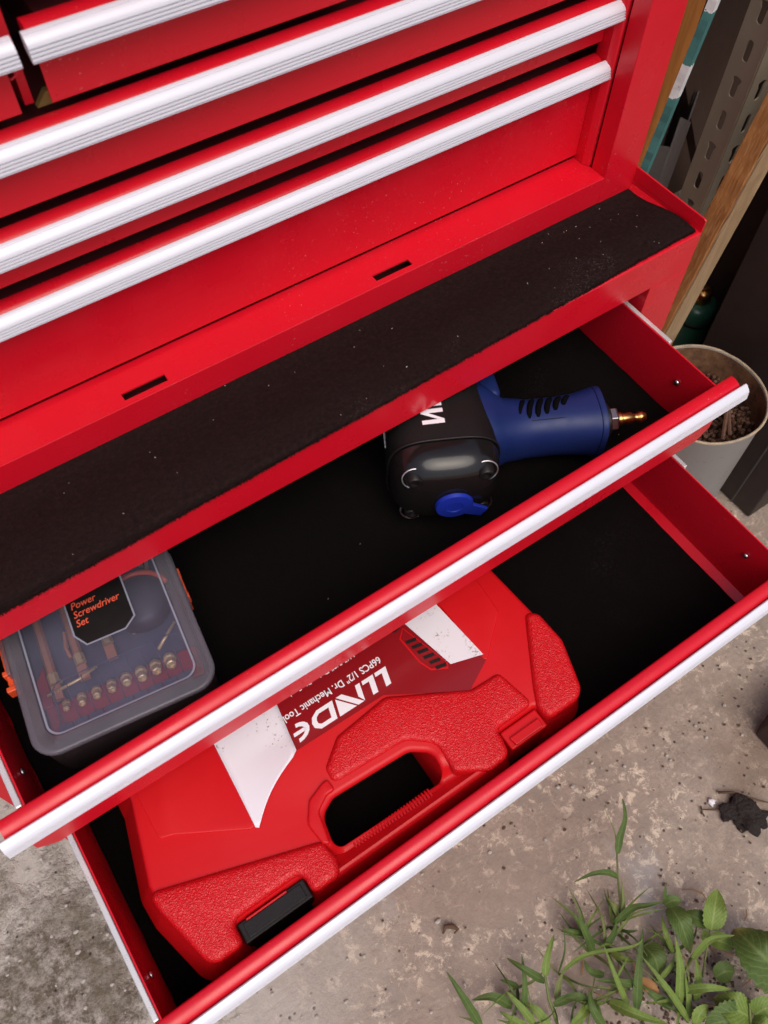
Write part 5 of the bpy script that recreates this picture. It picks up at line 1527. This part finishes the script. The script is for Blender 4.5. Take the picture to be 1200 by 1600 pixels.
def blade_mesh(bm, pts, w, leaf, rnd):
    """curved blade or leaf with a folded midrib, uneven outline"""
    P = [Vector(p) for p in pts]
    def cr(u):
        u *= len(P) - 1; i = min(int(u), len(P) - 2); f = u - i
        a = P[max(i - 1, 0)]; b = P[i]; c = P[i + 1]; d = P[min(i + 2, len(P) - 1)]
        return 0.5 * ((2 * b) + (c - a) * f + (2 * a - 5 * b + 4 * c - d) * f * f + (3 * b - a - 3 * c + d) * f ** 3)
    n = 22
    prev = None
    uvl = bm.loops.layers.uv.verify()
    tw = rnd.uniform(-0.35, 0.35)
    ph = rnd.uniform(0, 9)
    for k in range(n + 1):
        u = k / n
        p = cr(u); d = (cr(min(1, u + 0.02)) - cr(max(0, u - 0.02))).normalized()
        s = d.cross(Vector((0, 0, 1)))
        if s.length < 0.1: s = Vector((0.8, -0.5, 0))
        s.normalize()
        s = (s * math.cos(tw * u) + Vector((0, 0, 1)) * math.sin(tw * u)).normalized()
        if leaf: prof = max(0.0, math.sin(math.pi * min(1, u ** 0.75 * 0.985 + 0.015))) ** 0.75
        else: prof = min(1, (0.45 + u * 2.6)) * max(0.0, 1 - u ** 1.8) ** 0.85
        hw = w / 2 * max(prof, 0.02)
        saw = 1.0
        if leaf: saw = 1 + (0.09 if k % 2 else -0.03)
        wav = 0.05 * w * math.sin(u * 9 + ph)
        up = Vector((0, 0, 1)) * (hw * (0.35 if leaf else 0.30))
        row = [bm.verts.new(p - s * hw * saw + up + Vector((0, 0, wav))), bm.verts.new(p - s * hw * 0.5 + up * 0.55), bm.verts.new(p), bm.verts.new(p + s * hw * 0.5 + up * 0.55), bm.verts.new(p + s * hw * saw + up - Vector((0, 0, wav)))]
        if prev:
            for i in range(4):
                fc = bm.faces.new((prev[i], prev[i + 1], row[i + 1], row[i]))
                for lp, q in zip(fc.loops, ((u - 1 / n, i / 4), (u - 1 / n, (i + 1) / 4), (u, (i + 1) / 4), (u, i / 4))): lp[uvl].uv = q
        prev = row
rnd = random.Random(5)
for key, pieces in PLANTS.items():
    nm, label, cat = LABELS[key]
    stems = [q for q in pieces if q[0] == 'stem'] or pieces
    b0 = Vector(stems[0][3][0]); b0.z = 0.0
    root = thing(nm, label, cat, b0, 0.0, 'weeds growing out of the concrete')
    for kind, tone, w, pts in pieces:
        bm = new_bm()
        if kind == 'stem':
            tube(bm, pts, [w / 2 * (1 - 0.35 * i / len(pts)) for i in range(len(pts))], 7)
            finish('stem', bm, 'blade0', root, smooth=True)
        else:
            blade_mesh(bm, pts, w * (0.86 if kind == 'leaf' else 0.80), kind == 'leaf', rnd)
            finish('leaf', bm, '%s%d' % (kind, tone), root, smooth=True)
    if cat == 'grass':       # finer blades at the foot of the tuft
        for _ in range(17):
            b_ = Vector(rnd.choice([q[3][0] for q in pieces if q[0] != 'stem' and q[3][0][2] < 0.025]))
            b_.z = 0.002
            a_ = rnd.uniform(0, 6.28); L_ = rnd.uniform(0.025, 0.06); d_ = Vector((math.cos(a_), math.sin(a_), 0))
            bm = new_bm()
            blade_mesh(bm, [b_, b_ + d_ * L_ * 0.45 + Vector((0, 0, L_ * 0.45)), b_ + d_ * L_ + Vector((rnd.uniform(-.01, .01), rnd.uniform(-.01, .01), L_ * rnd.uniform(0.1, 0.7)))], rnd.uniform(0.002, 0.0048), False, rnd)
            finish('leaf', bm, 'blade%d' % rnd.choice((0, 1, 1, 2)), root, smooth=True)

# ================================================================== litter on the concrete
def lump(bm, c, r, seed, flat=0.5, amp=0.45, sub=3):
    tmp = bmesh.ops.create_icosphere(bm, subdivisions=sub, radius=1.0)
    for v in tmp['verts']:
        k = 1 + amp * noise.noise(v.co * 1.7 + Vector((seed, 0, 0))) + 0.25 * amp * noise.noise(v.co * 6 + Vector((0, seed, 0)))
        v.co = Vector((c[0] + v.co.x * r * k, c[1] + v.co.y * r * k, c[2] + v.co.z * r * k * flat))
SX, SY = 0.316, -0.066
bm = new_bm()
lump(bm, (SX, SY, 0.003), 0.0215, 3.0, 0.42, 0.75, 4); lump(bm, (SX + 0.010, SY - 0.010, 0.003), 0.012, 8.0, 0.4, 0.8, 3); lump(bm, (SX - 0.012, SY + 0.013, 0.003), 0.010, 5.0, 0.4, 0.8, 3)
tag(finish('soil_clump', bm, 'soil', None, smooth=True, origin=(SX, SY, 0)), 'dark crumbly clump of soil on the concrete beside a twig', 'soil')
bm = new_bm()
tube(bm, [(0.309, -0.030, 0.004), (0.322, -0.040, 0.008), (0.338, -0.062, 0.010), (0.352, -0.075, 0.006)], [0.0016, 0.0014, 0.0013, 0.0008], 6)
tag(finish('twig', bm, 'twig', None, smooth=True, origin=(0.33, -0.05, 0)), 'thin bent twig lying over the dark soil clump', 'twig')
bm = new_bm()
tube(bm, [(0.280, -0.034, 0.002), (0.292, -0.043, 0.004), (0.303, -0.055, 0.004)], [0.0006, 0.0012, 0.0010], 6); tube(bm, [(0.281, -0.030, 0.002), (0.277, -0.036, 0.003), (0.276, -0.041, 0.002)], 0.0010, 6)
tag(finish('twig', bm, 'twig', None, smooth=True, origin=(0.29, -0.044, 0)), 'short twig pointing at the soil clump from the left', 'twig')
bm = new_bm(); lump(bm, (0.296, -0.034, 0.002), 0.0042, 2.0, 0.5, 0.9, 2)
tag(finish('pebble', bm, 'white_ink', None, smooth=True, origin=(0.296, -0.034, 0)), 'small bright white pebble beside the soil clump', 'pebble')
bm = new_bm(); blade_mesh(bm, [(0.0860, -0.1200, 0.020), (0.0930, -0.1330, 0.024), (0.0930, -0.1480, 0.016)], 0.013, True, rnd)
tag(finish('dead_leaf', bm, 'deadleaf', None, smooth=True, origin=(0.09, -0.134, 0)), 'small orange brown dead leaf caught among the grass', 'leaf')
bm = new_bm()
tube(bm, [(-0.0560, 0.0330, 0.003), (-0.0500, 0.0370, 0.006), (-0.0430, 0.0330, 0.005), (-0.0400, 0.0270, 0.003), (-0.0455, 0.0260, 0.005)], [0.0012, 0.0026, 0.0030, 0.0022, 0.0010], 7)
tag(finish('dead_leaf', bm, 'twig', None, smooth=True, origin=(-0.048, 0.032, 0)), 'curled brown scrap of leaf alone on the open concrete', 'leaf')
# dry stalks lying at the foot of the weeds
bm = new_bm()
rs = random.Random(4)
for _ in range(60):
    x = rs.uniform(-0.02, 0.24); yy = rs.uniform(-0.26, -0.09) + 0.10 * max(0, 0.10 - x)
    a = rs.uniform(0, 6.28); L = rs.uniform(0.008, 0.035)
    tube(bm, [(x, yy, 0.002), (x + L * 0.5 * math.cos(a), yy + L * 0.5 * math.sin(a), 0.004), (x + L * math.cos(a + 0.2), yy + L * math.sin(a + 0.2), 0.002)], [0.0004, 0.0007, 0.0003], 5)
tag(finish('dry_stalks', bm, 'deadleaf', None, smooth=True, origin=(0.1, -0.15, 0)), 'scattered dry stalks on the concrete under the weeds', 'stalks', None, 'stuff')
bm = new_bm()
for _ in range(420):
    x = rs.gauss(0.11, 0.045); yy = rs.gauss(-0.170, 0.030)
    r = rs.uniform(0.0006, 0.0022)
    tmp = bmesh.ops.create_icosphere(bm, subdivisions=1, radius=r)
    for v in tmp['verts']: v.co = Vector((x + v.co.x * rs.uniform(0.8, 1.4), yy + v.co.y * rs.uniform(0.8, 1.4), v.co.z * 0.6 + 0.0004))
tag(finish('soil_crumbs', bm, 'soil_brown', None, smooth=False, origin=(0.1, -0.16, 0)), 'brown soil crumbs on the concrete at the foot of the weeds', 'soil', None, 'stuff')
# crumbs: grains and grit too small to count
bm = new_bm()
rg = random.Random(21)
for _ in range(300):
    x = rg.uniform(-0.55, 0.62); yy = rg.uniform(-0.33, 0.30)
    if rg.random() < 0.45: x = rg.gauss(0.33, 0.12); yy = rg.gauss(0.02, 0.10)
    r = 0.0005 + 0.0016 * rg.random() ** 2
    tmp = bmesh.ops.create_icosphere(bm, subdivisions=1, radius=r)
    sx, sz = rg.uniform(0.6, 1.7), rg.uniform(0.4, 0.9)
    for v in tmp['verts']: v.co = Vector((x + v.co.x * sx, yy + v.co.y, 0.001 + v.co.z * sz + r * 0.3))
g = finish('dark_grit', bm, 'twig', None, origin=(0, 0, 0)); tag(g, 'scattered dark grit on the concrete', 'grit', None, 'stuff')
bm = new_bm()
for _ in range(420):
    x = rg.gauss(-0.42, 0.16); yy = rg.gauss(0.22, 0.16)
    if rg.random() < 0.35: x = rg.uniform(-0.3, 0.5); yy = rg.uniform(-0.3, 0.2)
    r = rg.uniform(0.0007, 0.0026)
    tmp = bmesh.ops.create_icosphere(bm, subdivisions=1, radius=r)
    sx, sz = rg.uniform(0.6, 1.7), rg.uniform(0.4, 0.9)
    for v in tmp['verts']: v.co = Vector((x + v.co.x * sx, yy + v.co.y, 0.001 + v.co.z * sz + r * 0.3))
g = finish('pale_grit', bm, 'pebble_stone', None, origin=(0, 0, 0)); tag(g, 'scattered pale grit and crumbs on the concrete', 'grit', None, 'stuff')
# lint on the felt
bm = new_bm()
for _ in range(46):
    x = rg.uniform(-0.315, 0.315); u = rg.uniform(0.02, 0.93)
    yy, z = zy_mat(u, x)
    a = rg.uniform(0, 6.28); L = rg.choice((0.0004, 0.0005, 0.0007, 0.0010))
    tube(bm, [(x, yy, z + 0.0004), (x + L * math.cos(a), yy + L * math.sin(a), z + 0.0006)], rg.uniform(0.00012, 0.00026), 5)
for x, yy, L in ((0.203, 0.325, 0.0034), (-0.02, 0.335, 0.0016)):
    z = 0.6062
    tube(bm, [(x, yy, z), (x + L * 0.7, yy - L * 0.6, z + 0.0004)], 0.0005, 5)
for _ in range(9):
    x = rg.uniform(-0.12, 0.25); yy = rg.uniform(0.21, 0.28)
    tube(bm, [(x, yy, 0.4994), (x + 0.0008, yy + 0.0004, 0.4996)], 0.00015, 5)
g = finish('lint', bm, 'lint', None, origin=(0, 0.33, 0.6055)); tag(g, 'tiny pale lint specks on the black felt', 'lint', None, 'stuff')
